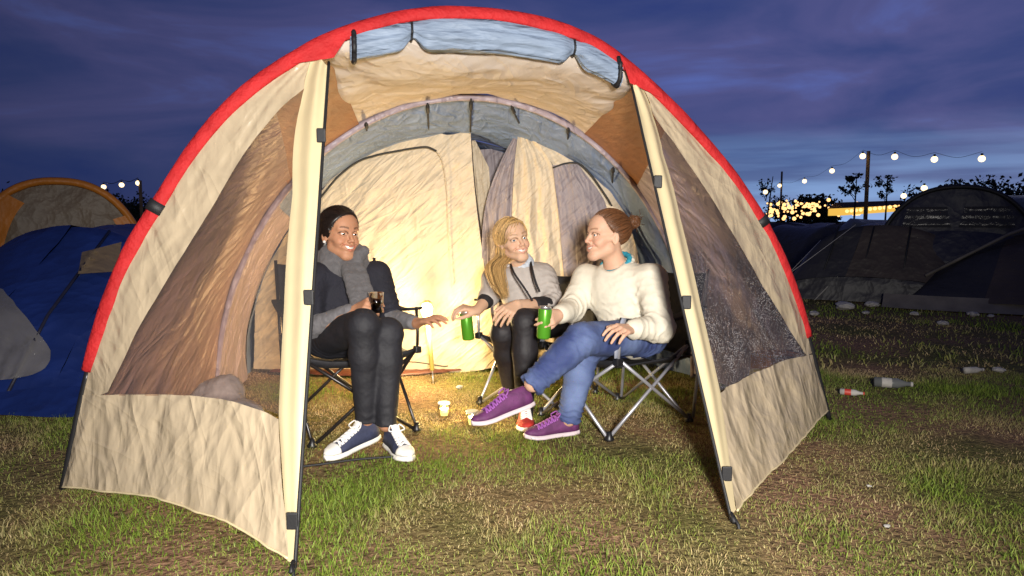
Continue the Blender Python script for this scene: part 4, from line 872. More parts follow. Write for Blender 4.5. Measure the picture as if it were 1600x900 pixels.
# ------------------------------------------------------------------ the woman in the grey scarf (left)
def person(label, at_):
    return empty('person', label, 'person', loc=at_)
class Rooted:                     # meshes are authored in world space; parents stay at the origin offset
    pass
def rebase(root):
    off = Vector(root.location)
    for ch in list(root.children):
        if ch.type == 'MESH': ch.data.transform(Matrix.Translation(-off))
        for g2 in ch.children:
            if g2.type == 'MESH': g2.data.transform(Matrix.Translation(-off))
S_ = 1.03
M_NAVY = mat('navy_black_knit', (.010, .010, .018), rough=.85, bump=.3, bscale=60, var=.2, weave=.3, wscale=350)
M_GREYK = mat('grey_marl_knit', (.15, .145, .155), rough=.85, bump=.3, bscale=60, var=.15, vscale=40, weave=.4, wscale=380, sheen=.05)
M_SCARF = mat('grey_wool_scarf', (.105, .10, .105), rough=.9, bump=.4, bscale=70, var=.15, vscale=50, weave=.5, wscale=300, sheen=.08)
M_BJEAN = mat('black_jeans', (.012, .012, .017), rough=.7, bump=.2, bscale=40, var=.2, weave=.2)
M_WHITE = mat('white_rubber', (.80, .78, .72), rough=.45, var=.06); M_LACE = mat('white_laces', (.82, .80, .76), rough=.7, var=.05, weave=.2)
M_NCANV = mat('navy_canvas', (.035, .042, .085), rough=.7, var=.2, vscale=40, weave=.3)

rootA = person('dark-haired woman in black cardigan and grey scarf, holding a glass', [-.82, 3.35, 0])
hipA = np.array([-.83, 3.43, .43]); nbA = P(533, 414, 3.42); LsA = P(590, 428, 3.47); RsA = P(489, 432, 3.27)
hdA = P(531, 367, 3.36); RA = frame([.72, -.69, .05], [.10, 0, 1]); sA = 1.03
eR, wR = P(484, 512, 3.22), P(556, 484, 3.12); eL, wL = P(610, 497, 3.40), P(651, 505, 3.23)
hL_, hR_ = hipA + [.085, .02, 0], hipA + [-.085, -.05, 0]
kR, aR = P(568, 508, 2.99), P(571, 655, 3.04); kL, aL = P(606, 520, 3.06), P(604, 662, 3.03)
TA, RTA = torso(hipA, nbA, LsA, RsA, fat=-.016)
prims = TA + arm(RsA, eR, wR) + arm(LsA, eL, wL) + leg(hR_, kR, aR) + leg(hL_, kL, aL)
prims += [caps(nbA - [0, 0, .02], hdA + RA @ np.array([0, -.025, -.06]), .050, .050, k=.03)]
prims += head_prims(hdA, RA, sA, jaw=1.0)
hgA = nrm(GL + np.array([-.02, -.03, .045]) - wR)
prims += hand(wR, hgA, [-.15, -.75, .65], -1, curl=(.75, .85, .5), thumb=(.35, .5, .1))
prims += hand(wL, nrm(P(690, 491, 3.12) - wL), [.0, -.25, .97], -1, curl=(.22, .35, .3), spread=.10, thumb=(.5, .2, .1))
body(rootA, prims, (hdA, RA, sA), ((.43, .215, .125), (.40, .13, .09), (.02, .012, .010), (.48, .21, .125)), M_SKIN_A, [fine_box(hdA, .15)])
face_bits(rootA, hdA, RA, sA, M_IRISD, (.15, 1, 0))
TAf, _ = torso(hipA, nbA, LsA, RsA, fat=.016)
cloth(rootA, 'cardigan', TAf[1:] + [caps(RsA, RsA + (eR - RsA) * .92, .062, .056, k=.03), caps(LsA, LsA + (eL - LsA) * .95, .062, .060, k=.03), caps(hipA + [.0, -.03, .10], hipA + [.0, -.02, .05], .14, .13, k=.05)], M_NAVY, .007, 8, 3, joints=[(eL, eL - LsA, .12, .038, .007), (eR, eR - RsA, .12, .038, .007)])
cloth(rootA, 'sleeve', [caps(eR + (RsA - eR) * .15, eR, .050, .048), caps(eR, wR + (eR - wR) * .10, .048, .034)], M_GREYK, .006, 14, 5, .005)
cloth(rootA, 'sleeve', [caps(eL + (LsA - eL) * .12, eL, .050, .048), caps(eL, wL + (eL - wL) * .12, .047, .034)], M_GREYK, .006, 14, 6, .005)
cloth(rootA, 'jumper_hem', [elli(hipA + [-.0, -.04, .06], (.165, .145, .075), RTA, .03)], M_GREYK, .006, 10, 7)
cloth(rootA, 'trousers', [TAf[0]] + leg(hR_, kR, aR, (.090, .068, .044), cut=True) + leg(hL_, kL, aL, (.090, .066, .044), cut=True), M_BJEAN, .0030, 11, 8, .0055, joints=[(kR, aR - kR, .10, .06, .0012), (kL, aL - kL, .10, .06, .0012), (aR, aR - kR, .08, .045, .0022), (aL, aL - kL, .08, .045, .0022), (hR_, kR - hR_, .12, .04, .006)])
# scarf: two wraps round the neck and an end hanging down the chest
nx = lambda a, b, z, tl, o=(0, 0, 0): ring(nbA + np.array(o), RTA, a, b, 16, tl, z)
sp = []
for (a, b, z, tl, r, o) in ((.085, .080, .045, -.012, .034, (0, -.01, 0)), (.092, .088, .012, -.03, .036, (0.005, -.02, 0)), (.075, .07, .072, .0, .026, (.0, -.005, 0))):
    q = nx(a, b, z, tl, o)
    for i in range(16): sp.append(caps(q[i], q[i + 1], r * (1 + .12 * math.sin(i * 2.1)), r * (1 + .12 * math.sin(i * 2.1 + 2.1)), k=.018))
e0 = [P(550, 416, 3.30), P(556, 434, 3.235), P(562, 455, 3.19), P(568, 480, 3.13)]
for i, (ox, rr_) in enumerate(((-.030, .024), (0, .027), (.030, .024))):
    for a, b in zip(e0[:-1], e0[1:]): sp.append(caps(a + [ox, 0.006 * i, 0], b + [ox * 1.1, .006 * i, 0], rr_, rr_ * .95, k=.012))
sp.append(caps(P(560, 400, 3.33), P(568, 392, 3.34), .030, .024, k=.03))
V, Fq = solid(sp, .0055, disp=lambda v: .0055 * ridged(v * np.array([16, 16, 26]), 3, 2) + .0015 * fbm(v * 120, 2, 3)); obj('scarf', V, Fq, M_SCARF, rootA)
M_HAIRA = hair_mat('black_hair', (.012, .008, .007), .34)
HSIDE[0] = .034; HOFF[0] = -.006; HTILT[0] = .32; hair_cap(rootA, hdA, RA, sA, M_HAIRA, .017); swept(rootA, hdA, RA, sA, (-.02, -.105, -.055), 1500, M_HAIRA, .0012, 5, lift=.017, wave=.0, jit=(.92, 1.06)); HSIDE[0] = 0.0; HOFF[0] = 0.0; HTILT[0] = 0.0
bn = hdA + RA @ (np.array([.0, -.105, -.06]) * sA); V, Fq = solid([elli(bn, np.array([.042, .034, .042]), RA), elli(hdA + RA @ (np.array([.045, -.065, -.045]) * sA), np.array([.034, .040, .052]), RA), elli(hdA + RA @ (np.array([-.045, -.065, -.045]) * sA), np.array([.034, .040, .052]), RA)], .005, disp=lambda v: .004 * ridged(v * np.array([30, 30, 60]), 2, 4)); obj('hair_bun', V, Fq, M_HAIRA, rootA)
for q in (-1, 1):
    v, f = sphere_vf(hdA + RA @ (np.array([q * .083, .004, -.036]) * sA), .0075); obj('pearl_earring', v, f, M_EYE, rootA)
hR2 = np.array([-.605, 3.09, .03]); shoe(rootA, hR2, nrm([-.62, -.78, -.10]), [0, -.1, 1], .285, M_NCANV, M_WHITE, M_WHITE, M_LACE, .098)
hL2 = aL * [1, 1, 0] + [-.005, .045, .005]; shoe(rootA, hL2, nrm([.14, -.24, 0.0]), [0, 0, 1], .265, M_NCANV, M_WHITE, M_WHITE, M_LACE, .098)
rebase(rootA)

# ------------------------------------------------------------------ the blonde woman (middle)
M_GREYS = mat('pale_grey_sweat', (.42, .38, .35), rough=.9, bump=.10, bscale=30, var=.08, vscale=30, weave=.35, wscale=300)
M_LSHIRT = mat('pale_blue_shirt', (.50, .55, .62), rough=.7, var=.05, weave=.2); M_CUFF = mat('black_cuff', (.012, .01, .012), rough=.8, var=.1, weave=.3)
M_DLEG = mat('black_leggings', (.012, .010, .013), rough=.65, bump=.15, bscale=40, var=.15)
M_REDC = mat('red_canvas', (.42, .025, .018), rough=.7, var=.15, vscale=40, weave=.3)
rootB = person('blonde woman in pale grey sweatshirt with long hair over her shoulder', [.15, 3.9, 0])
hipB = np.array([.15, 3.94, .44]); nbB = P(812, 416, 3.83); LsB = P(850, 432, 3.86); RsB = P(772, 436, 3.74)
hdB = P(801, 376, 3.74); RB = frame([.44, -.88, .12], [-.26, .05, 1]); sB = .985
eR, wR = P(764, 464, 3.78), P(745, 486, 3.63); eL, wL = P(866, 476, 3.74), P(808, 476, 3.52)
hL_, hR_ = hipB + [.085, -.03, 0], hipB + [-.085, .01, 0]
kL, aL = P(820, 503, 3.47), P(820, 650, 3.46); kR, aR = P(786, 520, 3.60), P(798, 612, 3.80)
TB, RTB = torso(hipB, nbB, LsB, RsB, fat=-.016)
prims = TB + arm(RsB, eR, wR) + arm(LsB, eL, wL) + leg(hR_, kR, aR) + leg(hL_, kL, aL) + [caps(nbB - [0, 0, .02], hdB + RB @ np.array([0, -.022, -.055]), .046, .046, k=.03)]
prims += head_prims(hdB, RB, sB)
ctop = CAN_B + nrm([-.10, 0, 1]) * .135
prims += hand(wR, nrm(ctop + [.0, -.015, .035] - wR), [-.35, -.35, .85], -1, curl=(.65, .75, .45), spread=.14, thumb=(.4, .6, .1), sc_=.97)
prims += hand(wL, nrm(P(786, 492, 3.42) - wL), [-.1, -.8, .5], 1, curl=(.35, .45, .3), thumb=(.5, .1, .1), sc_=.97)
body(rootB, prims, (hdB, RB, sB), ((.58, .37, .25), (.52, .23, .18), (.24, .13, .06), (.62, .30, .21)), M_SKIN_B, [fine_box(hdB, .14)])
face_bits(rootB, hdB, RB, sB, M_IRISB, (.25, 1, .05))
TBf, _ = torso(hipB, nbB, LsB, RsB, fat=.018)
cloth(rootB, 'sweatshirt', TBf[:-1] + [caps(RsB, eR, .060, .052, k=.03), caps(eR, eR + (wR - eR) * .12, .050, .046, k=.02), caps(LsB, eL, .060, .054, k=.03), caps(eL, eL + (wL - eL) * .30, .054, .046, k=.02), caps(nbB - [0, 0, .05], nbB - [0, 0, .03], .075, .07, k=.04)], M_GREYS, .008, 5.5, 13, joints=[(eL, wL - eL, .10, .034, .006), (hipB + [0, -.1, .12], [0, 0, 1], .15, .045, .006), (LsB + (eL - LsB) * .5, eL - LsB, .1, .04, .005)])
cloth(rootB, 'cuff', [caps(eR + (wR - eR) * .08, eR + (wR - eR) * .34, .047, .043)], M_CUFF, .002, 20, 2, .005); cloth(rootB, 'cuff', [caps(eL + (wL - eL) * .24, eL + (wL - eL) * .50, .046, .040)], M_CUFF, .002, 20, 3, .005)
q = ring(nbB + [0, -.0, .002], RTB, .066, .062, 16, -.028, .012); sp = [caps(q[i], q[i + 1], .015, k=.012) for i in range(16)]; q = ring(nbB, RTB, .062, .058, 16, -.020, .032); sp += [caps(q[i], q[i + 1], .012, k=.012) for i in range(16)]
cloth(rootB, 'shirt_collar', sp, M_LSHIRT, .003, 22, 5, .0045)
cloth(rootB, 'leggings', [TBf[0]] + leg(hR_, kR, aR, (.088, .066, .040)) + leg(hL_, kL, aL, (.088, .066, .041)), M_DLEG, .0022, 14, 9, .0055, joints=[(kR, aR - kR, .08, .045, .0015), (kL, aL - kL, .08, .045, .0015), (aR, aR - kR, .06, .04, .002), (aL, aL - kL, .06, .04, .002)])
tube('camera_strap', cat([nbB + [-.055, .02, .03], P(803, 426, 3.60), P(818, 448, 3.545), P(832, 470, 3.52)], 8), .006, M_CUFF, rootB, 6); tube('camera_strap', cat([nbB + [.06, .02, .03], P(831, 418, 3.66), P(836, 438, 3.61), P(843, 456, 3.585)], 8), .006, M_CUFF, rootB, 6)
M_HAIRB = hair_mat('blonde_hair', (.46, .29, .115), .45)
hair_cap(rootB, hdB, RB, sB, M_HAIRB, .008); gB = (.064, -.02, -.075); swept(rootB, hdB, RB, sB, gB, 1500, M_HAIRB, .0013, 15, lift=.013, wave=.0006)
g = np.random.default_rng(21); st = hdB + RB @ (np.array(gB) * sB); n = 900; k = 18; tq = np.linspace(0, 1, k)
wp = np.array([hdB + RB @ (np.array([.066, -.005, -.02]) * sB), st, P(774, 418, 3.63), P(779, 442, 3.56), P(789, 466, 3.51)]); base = cat(wp, 6); idx_ = np.linspace(0, len(base) - 1, k); base = np.stack([np.interp(idx_, np.arange(len(base)), base[:, i]) for i in range(3)], -1)
off = g.normal(0, 1, (n, 1, 3)) * np.array([.017, .010, .006]) * (.50 + .6 * np.sin(np.pi * np.clip(tq * .8 + .1, 0, 1)))[None, :, None]
ph_ = g.uniform(0, 6.28, (n, 1)); off[..., 0] += .0015 * np.sin(tq[None] * 9 + ph_); endj = g.uniform(.80, 1.0, (n, 1))
ti = np.clip(tq[None] * endj, 0, 1) * (k - 1); paths = np.stack([np.interp(ti, np.arange(k), base[:, i]) for i in range(3)], -1) + off; strand_mesh('long_hair', paths, .0015, M_HAIRB, rootB)
M_HAIRB2 = M_HAIRB
# braid along the parting
bq = [hdB + RB @ (scalp(np.array([[x, y, z]]), .012)[0] * sB) for x, y, z in ((-.05, .06, .045), (-.02, .08, .06), (.025, .075, .055), (.06, .04, .03), (.07, .0, -.0), (.066, -.03, -.04))]
bq = cat(bq, 8); pl = []
for s0 in (0, 2.1, 4.2):
    a = np.arange(len(bq)) * .75 + s0; pl.append(tube_vf(bq + np.c_[np.cos(a), .3 * np.sin(a), np.sin(2 * a) * .6] * .0045, .0042, 6))
V, F_ = merge(pl); obj('braid', V, F_, M_HAIRB, rootB)
shoe(rootB, aL * [1, 1, 0] + [.0, .05, .004], [.03, -1, 0], [0, 0, 1], .255, M_REDC, M_WHITE, None, M_LACE, .09)
shoe(rootB, aR * [1, 1, 0] + [.01, .05, .012], [-.05, -1, -.08], [0, 0, 1], .25, M_REDC, M_WHITE, None, M_LACE, .09)
rebase(rootB)

# ------------------------------------------------------------------ the woman in the cream jumper (right)
M_CREAMK = mat('cream_jumper', (.66, .61, .50), rough=.9, bump=.10, bscale=30, var=.05, vscale=30, weave=.35, wscale=300)
M_TEAL = mat('turquoise_tee', (.03, .30, .42), rough=.7, var=.06, weave=.2)
M_PURP = mat('purple_mesh', (.110, .024, .100), rough=.65, bump=.2, bscale=120, var=.25, vscale=30, weave=.4, wscale=260)
M_PSOLE = mat('pale_sole', (.62, .52, .55), rough=.5, var=.08); M_PLACE = mat('lilac_laces', (.30, .09, .36), rough=.7, var=.1)
def jean_mat():
    m, t, b, out = new_mat('blue_jeans'); L = t.links; N = t.nodes; tcn = N.new('ShaderNodeTexCoord')
    n1 = N.new('ShaderNodeTexNoise'); n1.inputs['Scale'].default_value = 4.5; n1.inputs['Detail'].default_value = 4; L.new(tcn.outputs['Object'], n1.inputs['Vector'])
    r1 = N.new('ShaderNodeValToRGB'); e = r1.color_ramp.elements; e[0].position = .40; e[0].color = (.030, .048, .15, 1); e[1].position = .72; e[1].color = (.13, .18, .34, 1); L.new(n1.outputs['Fac'], r1.inputs[0])
    n2 = N.new('ShaderNodeTexNoise'); n2.inputs['Scale'].default_value = 350; L.new(tcn.outputs['Object'], n2.inputs['Vector'])
    s = N.new('ShaderNodeMix'); s.data_type = 'RGBA'; s.blend_type = 'OVERLAY'; s.inputs[0].default_value = .35; L.new(r1.outputs[0], s.inputs[6]); L.new(n2.outputs['Color'], s.inputs[7]); L.new(s.outputs[2], b.inputs['Base Color'])
    b.inputs['Roughness'].default_value = .8; bp = N.new('ShaderNodeBump'); bp.inputs['Strength'].default_value = .2; bp.inputs['Distance'].default_value = .004; L.new(n2.outputs['Fac'], bp.inputs['Height']); L.new(bp.outputs[0], b.inputs['Normal']); return m
M_JEAN = jean_mat()
rootC = person('woman in cream jumper and blue jeans with crossed legs and hair bun', [.60, 3.5, 0])
hipC = np.array([.60, 3.50, .43]); nbC = P(962, 412, 3.47); LsC = P(1018, 438, 3.36); RsC = P(917, 436, 3.56)
hdC = P(948, 369, 3.44); RC = frame([-.93, -.36, .07], [-.03, 0, 1]); sC = 1.03
eL, wL = P(1030, 512, 3.22), P(986, 514, 3.10); eR, wR = P(893, 482, 3.47), P(873, 492, 3.27)
hL_, hR_ = hipC + [.065, -.07, 0], hipC + [-.055, .07, 0]
kL, aL = P(908, 530, 3.06), P(832, 600, 2.98)          # crossed over, foot in the air
kR, aR = P(912, 552, 3.24), P(888, 655, 3.22)
TC, RTC = torso(hipC, nbC, LsC, RsC, fat=-.016)
prims = TC + arm(RsC, eR, wR) + arm(LsC, eL, wL) + leg(hR_, kR, aR) + leg(hL_, kL, aL) + [caps(nbC - [0, 0, .02], hdC + RC @ np.array([0, -.025, -.055]), .049, .049, k=.03)]
prims += head_prims(hdC, RC, sC)
prims += hand(wR, nrm(CAN_C + [0.02, -.03, .10] - wR), [.25, -.9, .25], -1, curl=(.70, .80, .5), thumb=(.5, .5, .1))
prims += hand(wL, nrm(P(962, 514, 2.99) - wL), [-.1, -.65, .75], 1, curl=(.35, .5, .35), thumb=(.4, .1, .1))
body(rootC, prims, (hdC, RC, sC), ((.58, .35, .24), (.50, .21, .16), (.20, .10, .05), (.62, .28, .20)), M_SKIN_B, [fine_box(hdC, .15)])
face_bits(rootC, hdC, RC, sC, M_IRISB, (0, 1, 0))
TCf, _ = torso(hipC, nbC, LsC, RsC, fat=.026)
hem = caps(hipC + [.02, .0, .03], hipC + [0, -.03, .10], .15, .15, k=.05)
cloth(rootC, 'jumper', TCf[1:-1] + [hem, caps(LsC, eL, .074, .068, k=.04), caps(eL, wL + (eL - wL) * .12, .066, .044, k=.03), caps(RsC, eR, .070, .060, k=.04), caps(eR, wR + (eR - wR) * .15, .058, .042, k=.03), caps(nbC - [0, 0, .07], nbC - [0, 0, .05], .085, .07, k=.04), elli(nbC + RTC @ np.array([0, .045, .03]), (.070, .075, .055), RTC, .012, '-')], M_CREAMK, .011, 4.5, 23, joints=[(eL, wL - eL, .11, .055, .006), (eR, wR - eR, .11, .050, .006), (wL + (eL - wL) * .3, wL - eL, .08, .036, .004), (LsC + (hipC - LsC) * .25, eL - LsC, .12, .045, .006), (hipC + [.0, -.08, .13], [0, 0, 1], .16, .05, .007)])
q = ring(nbC, RTC, .082, .080, 18, -.035, -.012); cloth(rootC, 'jumper_neckband', [caps(q[i], q[i + 1], .012, k=.01) for i in range(18)], M_CREAMK, .001, 30, 3, .0045)
q = ring(nbC, RTC, .073, .068, 18, -.030, .002); cloth(rootC, 'tee_collar', [caps(q[i], q[i + 1], .011, k=.01) for i in range(18)], M_TEAL, .001, 30, 4, .0045)
cloth(rootC, 'jeans', [TCf[0]] + leg(hR_, kR, aR, (.090, .070, .054), cut=True) + leg(hL_, kL, aL, (.092, .072, .055), cut=True), M_JEAN, .0045, 11, 29, .0055, joints=[(kR, aR - kR, .10, .045, .004), (kL + (aL - kL) * .1, aL - kL, .11, .045, .004), (aR, aR - kR, .10, .030, .007), (aL, aL - kL, .12, .032, .006), (hL_, kL - hL_, .14, .042, .007)])
M_HAIRC = hair_mat('auburn_brown_hair', (.115, .048, .020), .4)
gC = (0, -.118, .062); hair_cap(rootC, hdC, RC, sC, M_HAIRC, .007); swept(rootC, hdC, RC, sC, gC, 1500, M_HAIRC, .0012, 25, lift=.012, wave=.0003, jit=(.75, 1.05))
bc = hdC + RC @ (np.array([0, -.142, .078]) * sC); pl = []; g = np.random.default_rng(5)
for i in range(60):
    n0 = nrm(g.normal(size=3)); u0 = nrm(np.cross(n0, g.normal(size=3))); v0 = np.cross(n0, u0); r0 = g.uniform(.018, .034); th = np.linspace(0, g.uniform(3.5, 6.0), 16)
    pl.append(tube_vf(bc + n0 * g.normal(0, .008) + r0 * (np.cos(th)[:, None] * u0 + np.sin(th)[:, None] * v0 * .8), .0032, 5))
for i in range(16): 
    d0 = nrm(g.normal(size=3) + RC @ np.array([0, -.8, .4])); pl.append(tube_vf([bc + d0 * .02, bc + d0 * .038 + g.normal(0, .006, 3), bc + d0 * .044 + g.normal(0, .010, 3)], .0012, 4))
V, F_ = merge(pl); obj('hair_bun', V, F_, M_HAIRC, rootC)
tL = P(757, 650, 2.90); hl = P(832, 628, 2.99) + [0, .03, -.02]; shoe(rootC, hl, tL - hl + [0, 0, -.03], nrm([-.35, -.1, 1]), .295, M_PURP, M_PSOLE, None, M_PLACE, .095, sole_h=.020, toe_spring=.10, wide=1.05)
shoe(rootC, aR * [1, 1, 0] + [.045, .03, .004], [-.92, -.38, 0], [0, 0, 1], .27, M_PURP, M_PSOLE, None, M_PLACE, .095, sole_h=.020, toe_spring=.08, wide=1.05)
rebase(rootC)
# ------------------------------------------------------------------ other tents
def shell(root, arches, m_list, cuts, name='panel', n=30, wr=.012, seed=0, foot=None):
    """loft of arches given as (y, half width, height, x shift); cuts split it into cloth panels round the arch"""
    for pi in range(len(cuts) - 1):
        ph = np.linspace(cuts[pi], cuts[pi + 1], max(6, int(n * (cuts[pi + 1] - cuts[pi]) * 2))); rows = []
        for a, b in zip(arches[:-1], arches[1:]):
            for t in np.linspace(0, 1, 10, endpoint=False):
                y = a[0] + (b[0] - a[0]) * t; hw = a[1] + (b[1] - a[1]) * t; h = a[2] + (b[2] - a[2]) * t; x = a[3] + (b[3] - a[3]) * t
                sagv = .05 * math.sin(math.pi * t) * h; th = np.pi * (1 - ph); c_, s_ = np.cos(th), np.sin(th)
                rows.append(np.stack([x + (hw - sagv * .4) * np.sign(c_) * np.abs(c_) ** .85, 0 * ph + y, (h - sagv * .6) * np.abs(s_) ** .85], -1))
        b = arches[-1]; th = np.pi * (1 - ph); c_, s_ = np.cos(th), np.sin(th); rows.append(np.stack([b[3] + b[1] * np.sign(c_) * np.abs(c_) ** .85, 0 * ph + b[0], b[2] * np.abs(s_) ** .85], -1))
        pts = np.array(rows); d = wr * ridged(pts * 3.0, 3, seed + pi); pts = pts + d[..., None] * nrm(np.array([0, -.3, 1])); pts[..., 2] = np.maximum(pts[..., 2], 0.0)
        grid(name, pts, m_list[pi % len(m_list)], root)
def arch_path(a, n=40, grow=0.0): th = np.linspace(np.pi, 0, n); c_, s_ = np.cos(th), np.sin(th); return np.stack([a[3] + (a[1] + grow) * np.sign(c_) * np.abs(c_) ** .85, 0 * th + a[0], (a[2] + grow) * np.abs(s_) ** .85], -1)
def endwall(root, a, m, y2, name='front_wall', k0=0.0, k1=1.0, seed=3):
    top = arch_path(a, 44)[int(43 * k0):int(43 * k1) + 1]; bot = top * [1, 1, 0] + [0, y2, 0]; q = np.stack([top + (bot - top) * t for t in np.linspace(0, 1, 14)])
    q[..., 1] += .02 * ridged(q * 4, 3, seed); return grid(name, q, m, root)
def guy(root, a, b, m): tube('guy_line', [a, (np.asarray(a) + b) / 2 - [0, 0, .01], b], .004, m, root, 5)
M_DKG = mat('charcoal_flysheet', (.030, .028, .030), rough=.5, crease=.4, bscale=3, var=.25, vscale=3)
M_BRG = mat('brown_grey_flysheet', (.060, .045, .034), rough=.5, crease=.45, bscale=3, var=.25, vscale=3)
M_NVY = mat('navy_flysheet', (.016, .016, .032), rough=.5, crease=.35, bscale=3, var=.2, vscale=3)
M_GRN = mat('grey_green_flysheet', (.10, .105, .085), rough=.5, crease=.35, bscale=3, var=.15, vscale=3)
M_PAL = mat('pale_mud_flap', (.16, .14, .115), rough=.6, bump=.3, bscale=12, var=.25, vscale=5)
M_BLU = mat('deep_blue_flysheet', (.008, .024, .135), rough=.5, crease=.45, bscale=2.5, var=.25, vscale=3, weave=.1)
M_ORA = mat('orange_flysheet', (.60, .20, .018), rough=.5, crease=.35, bscale=4, var=.12, vscale=5, trans=.1)
M_TAUP = mat('taupe_flysheet', (.16, .115, .07), rough=.5, crease=.4, bscale=4, var=.15, vscale=5)
M_GUY = mat('pale_cord', (.55, .52, .46), rough=.7, var=.1)
M_FILM2 = film_mat('crinkled_clear_film', (.45, .45, .48), dew=.0, clear=.72, bump=.9, bscale=16, dewscale=90, rough=.12)
M_FILM3 = film_mat('smoky_clear_film', (.35, .36, .42), dew=.0, clear=.93, bump=.4, bscale=8, rough=.15)
# big dark tunnel tent on the right
def place(name, label, px, Y, rz, cat_='tent', group='other tents on the field'): return empty(name, label, cat_, group, (P(px, 400, Y)[0], Y, 0), rz)
r = place('tunnel_tent', 'big dark navy tunnel tent with arched front and mesh windows, right of the cream tent', 1492, 8.6, math.radians(-30))
A_ = [(0, .92, 1.40, 0), (1.2, .95, 1.38, 0), (2.6, .9, 1.1, 0)]
shell(r, A_, [M_DKG, M_NVY, M_DKG], [0, .3, .7, 1], seed=5); tube('arch_sleeve', arch_path(A_[0], 40, .01), .028, M_BLACK, r, 8)
fw_ = endwall(r, A_[0], M_NVY, -.18)
for x0, x1 in ((-.58, -.06), (.02, .58)):
    q = np.array([[[x0, -.06, .92], [x0 + .05, -.03, 1.17]], [[x1, -.06, .92], [x1 - .05, -.03, 1.17]]]); q = np.stack([q[0] + (q[1] - q[0]) * t for t in np.linspace(0, 1, 12)]); q = np.stack([q[:, 0] + (q[:, 1] - q[:, 0]) * t for t in np.linspace(0, 1, 7)], 1); q[..., 1] += .012 * np.sin(q[..., 2] * 90) - .03; grid('mesh_window', q, M_FILM3, r)
q = np.array([[-.70, -.10, .78], [-.35, -.20, .55], [-.05, -.30, .27], [.35, -.22, .5], [.62, -.12, .75]]); top = np.array([[-.70, -.08, .80], [-.35, -.10, .86], [-.05, -.1, .88], [.35, -.1, .86], [.62, -.08, .80]]); grid('folded_door', np.stack([cat(q, 6), cat((q + top) / 2 - [0, .03, 0], 6), cat(top, 6)]), M_NVY, r)
tube('door_edge', cat(q, 8), .012, M_BLACK, r, 6)
for sx in (-1, 1): guy(r, np.array([sx * .75, 0, .95]), np.array([sx * 1.5, -.55, .0]), M_GUY)
# brown-grey tent left of it
r = place('ridge_tent', 'low brown-grey tent with upright seams, just right of the cream tent', 1362, 8.9, math.radians(-30))
A_ = [(-.25, 1.08, .30, -.05), (0.05, 1.0, .94, .10), (1.3, .9, .98, .15), (2.3, .8, .5, .15)]
shell(r, A_, [M_BRG, M_DKG, M_BRG, M_BRG], [0, .22, .45, .7, 1], seed=15); endwall(r, (-.25, 1.08, .30, -.05), M_DKG, -.06)
for x in (-.55, -.1, .35): tube('seam', [[x, -.24, .26], [x * .95 + .05, -.1, .60], [x * .9 + .1, .05, .93]], .012, M_BLACK, r, 6)
guy(r, np.array([-.6, 0, .75]), np.array([-1.15, -1.1, 0]), M_GUY); guy(r, np.array([-.2, 0, .95]), np.array([-1.3, -.6, .0]), M_GUY)
# grey dome running out of the frame, in front on the right
r = place('dome_tent', 'grey dome tent with a pale mud flap at the right edge', 1640, 8.1, math.radians(-33))
A_ = [(-.9, 1.45, .10, 0), (-.35, 1.35, .70, .1), (.4, 1.2, 1.12, .2), (1.3, 1.0, .6, .2)]
shell(r, A_, [M_DKG, M_BRG, M_DKG], [0, .38, .62, 1], seed=25)
q = np.stack([np.linspace(-1.6, 1.6, 30), -.92 - .05 * np.sin(np.linspace(0, 9, 30)), 0 * np.linspace(0, 1, 30)], -1); grid('mud_flap', np.stack([q + [0, -.10, .006], q + [0, .0, .06], q + [0, .08, .15]]), M_PAL, r)
tube('pole_sleeve', [[-1.2, -.5, .35], [-.4, -.2, .85], [.2, .1, 1.1]], .02, M_PAL, r, 6)
# paler tents behind
for i, (lab, px, Y, hw, h, m_) in enumerate((('pale green tunnel tent behind the brown-grey tent', 1385, 12.5, 1.0, 1.04, M_GRN), ('pale tunnel tent behind the grey dome at the right edge', 1590, 13.0, 1.3, 1.50, M_GRN), ('small dark tent beside the red arch, far right field', 1262, 13.5, .75, .92, M_DKG), ('brown low tent beyond the guy lines', 1300, 15.5, .9, .95, M_BRG), ('navy low tent farthest along the row beside the red arch', 1228, 17.5, 1.1, .95, M_NVY))):
    r = place('tunnel_tent', lab, px, Y, math.radians(70 - 25 * i)); A_ = [(-1.2, hw * .9, h * .5, 0), (-.7, hw, h, 0), (.6, hw, h, 0), (1.3, hw * .8, h * .4, 0)]; shell(r, A_, [m_], [0, .5, 1], seed=31 + i); endwall(r, A_[0], m_, -.15)
# left: orange tunnel tent, blue dome, and the edge of a tent with a clear window
r = place('tunnel_tent', 'taupe tunnel tent with orange arch, behind the blue tent on the left', 96, 7.4, math.radians(26))
A_ = [(0, .84, 1.40, 0), (.9, .84, 1.42, 0), (2.2, .75, 1.1, 0)]; shell(r, A_, [M_ORA, M_TAUP, M_TAUP, M_ORA], [0, .25, .5, .75, 1], seed=41)
tube('arch_sleeve', arch_path(A_[0], 50, .012), .040, M_ORA, r, 8); endwall(r, A_[0], M_TAUP, -.10, k0=.0, k1=1.0)
q = arch_path(A_[0], 44)[2:16]; grid('orange_panel', np.stack([q + [0, -.03, 0], q * [.66, 1, .93] + [0, -.05, 0]]), M_ORA, r)
q = arch_path(A_[0], 44)[32:42]; grid('orange_panel', np.stack([q + [0, -.03, 0], q * [.80, 1, .96] + [0, -.05, 0]]), M_ORA, r)
q = np.array([[[-.86, -.14, .35], [-.80, -.12, 1.02]], [[-.54, -.2, .35], [-.50, -.16, 1.00]]]); q = np.stack([q[0] + (q[1] - q[0]) * t for t in np.linspace(0, 1, 16)]); q = np.stack([q[:, 0] + (q[:, 1] - q[:, 0]) * t for t in np.linspace(0, 1, 20)], 1); q[..., 1] += .03 * ridged(q * 9, 3, 7); grid('clear_window', q, M_FILM2, r)
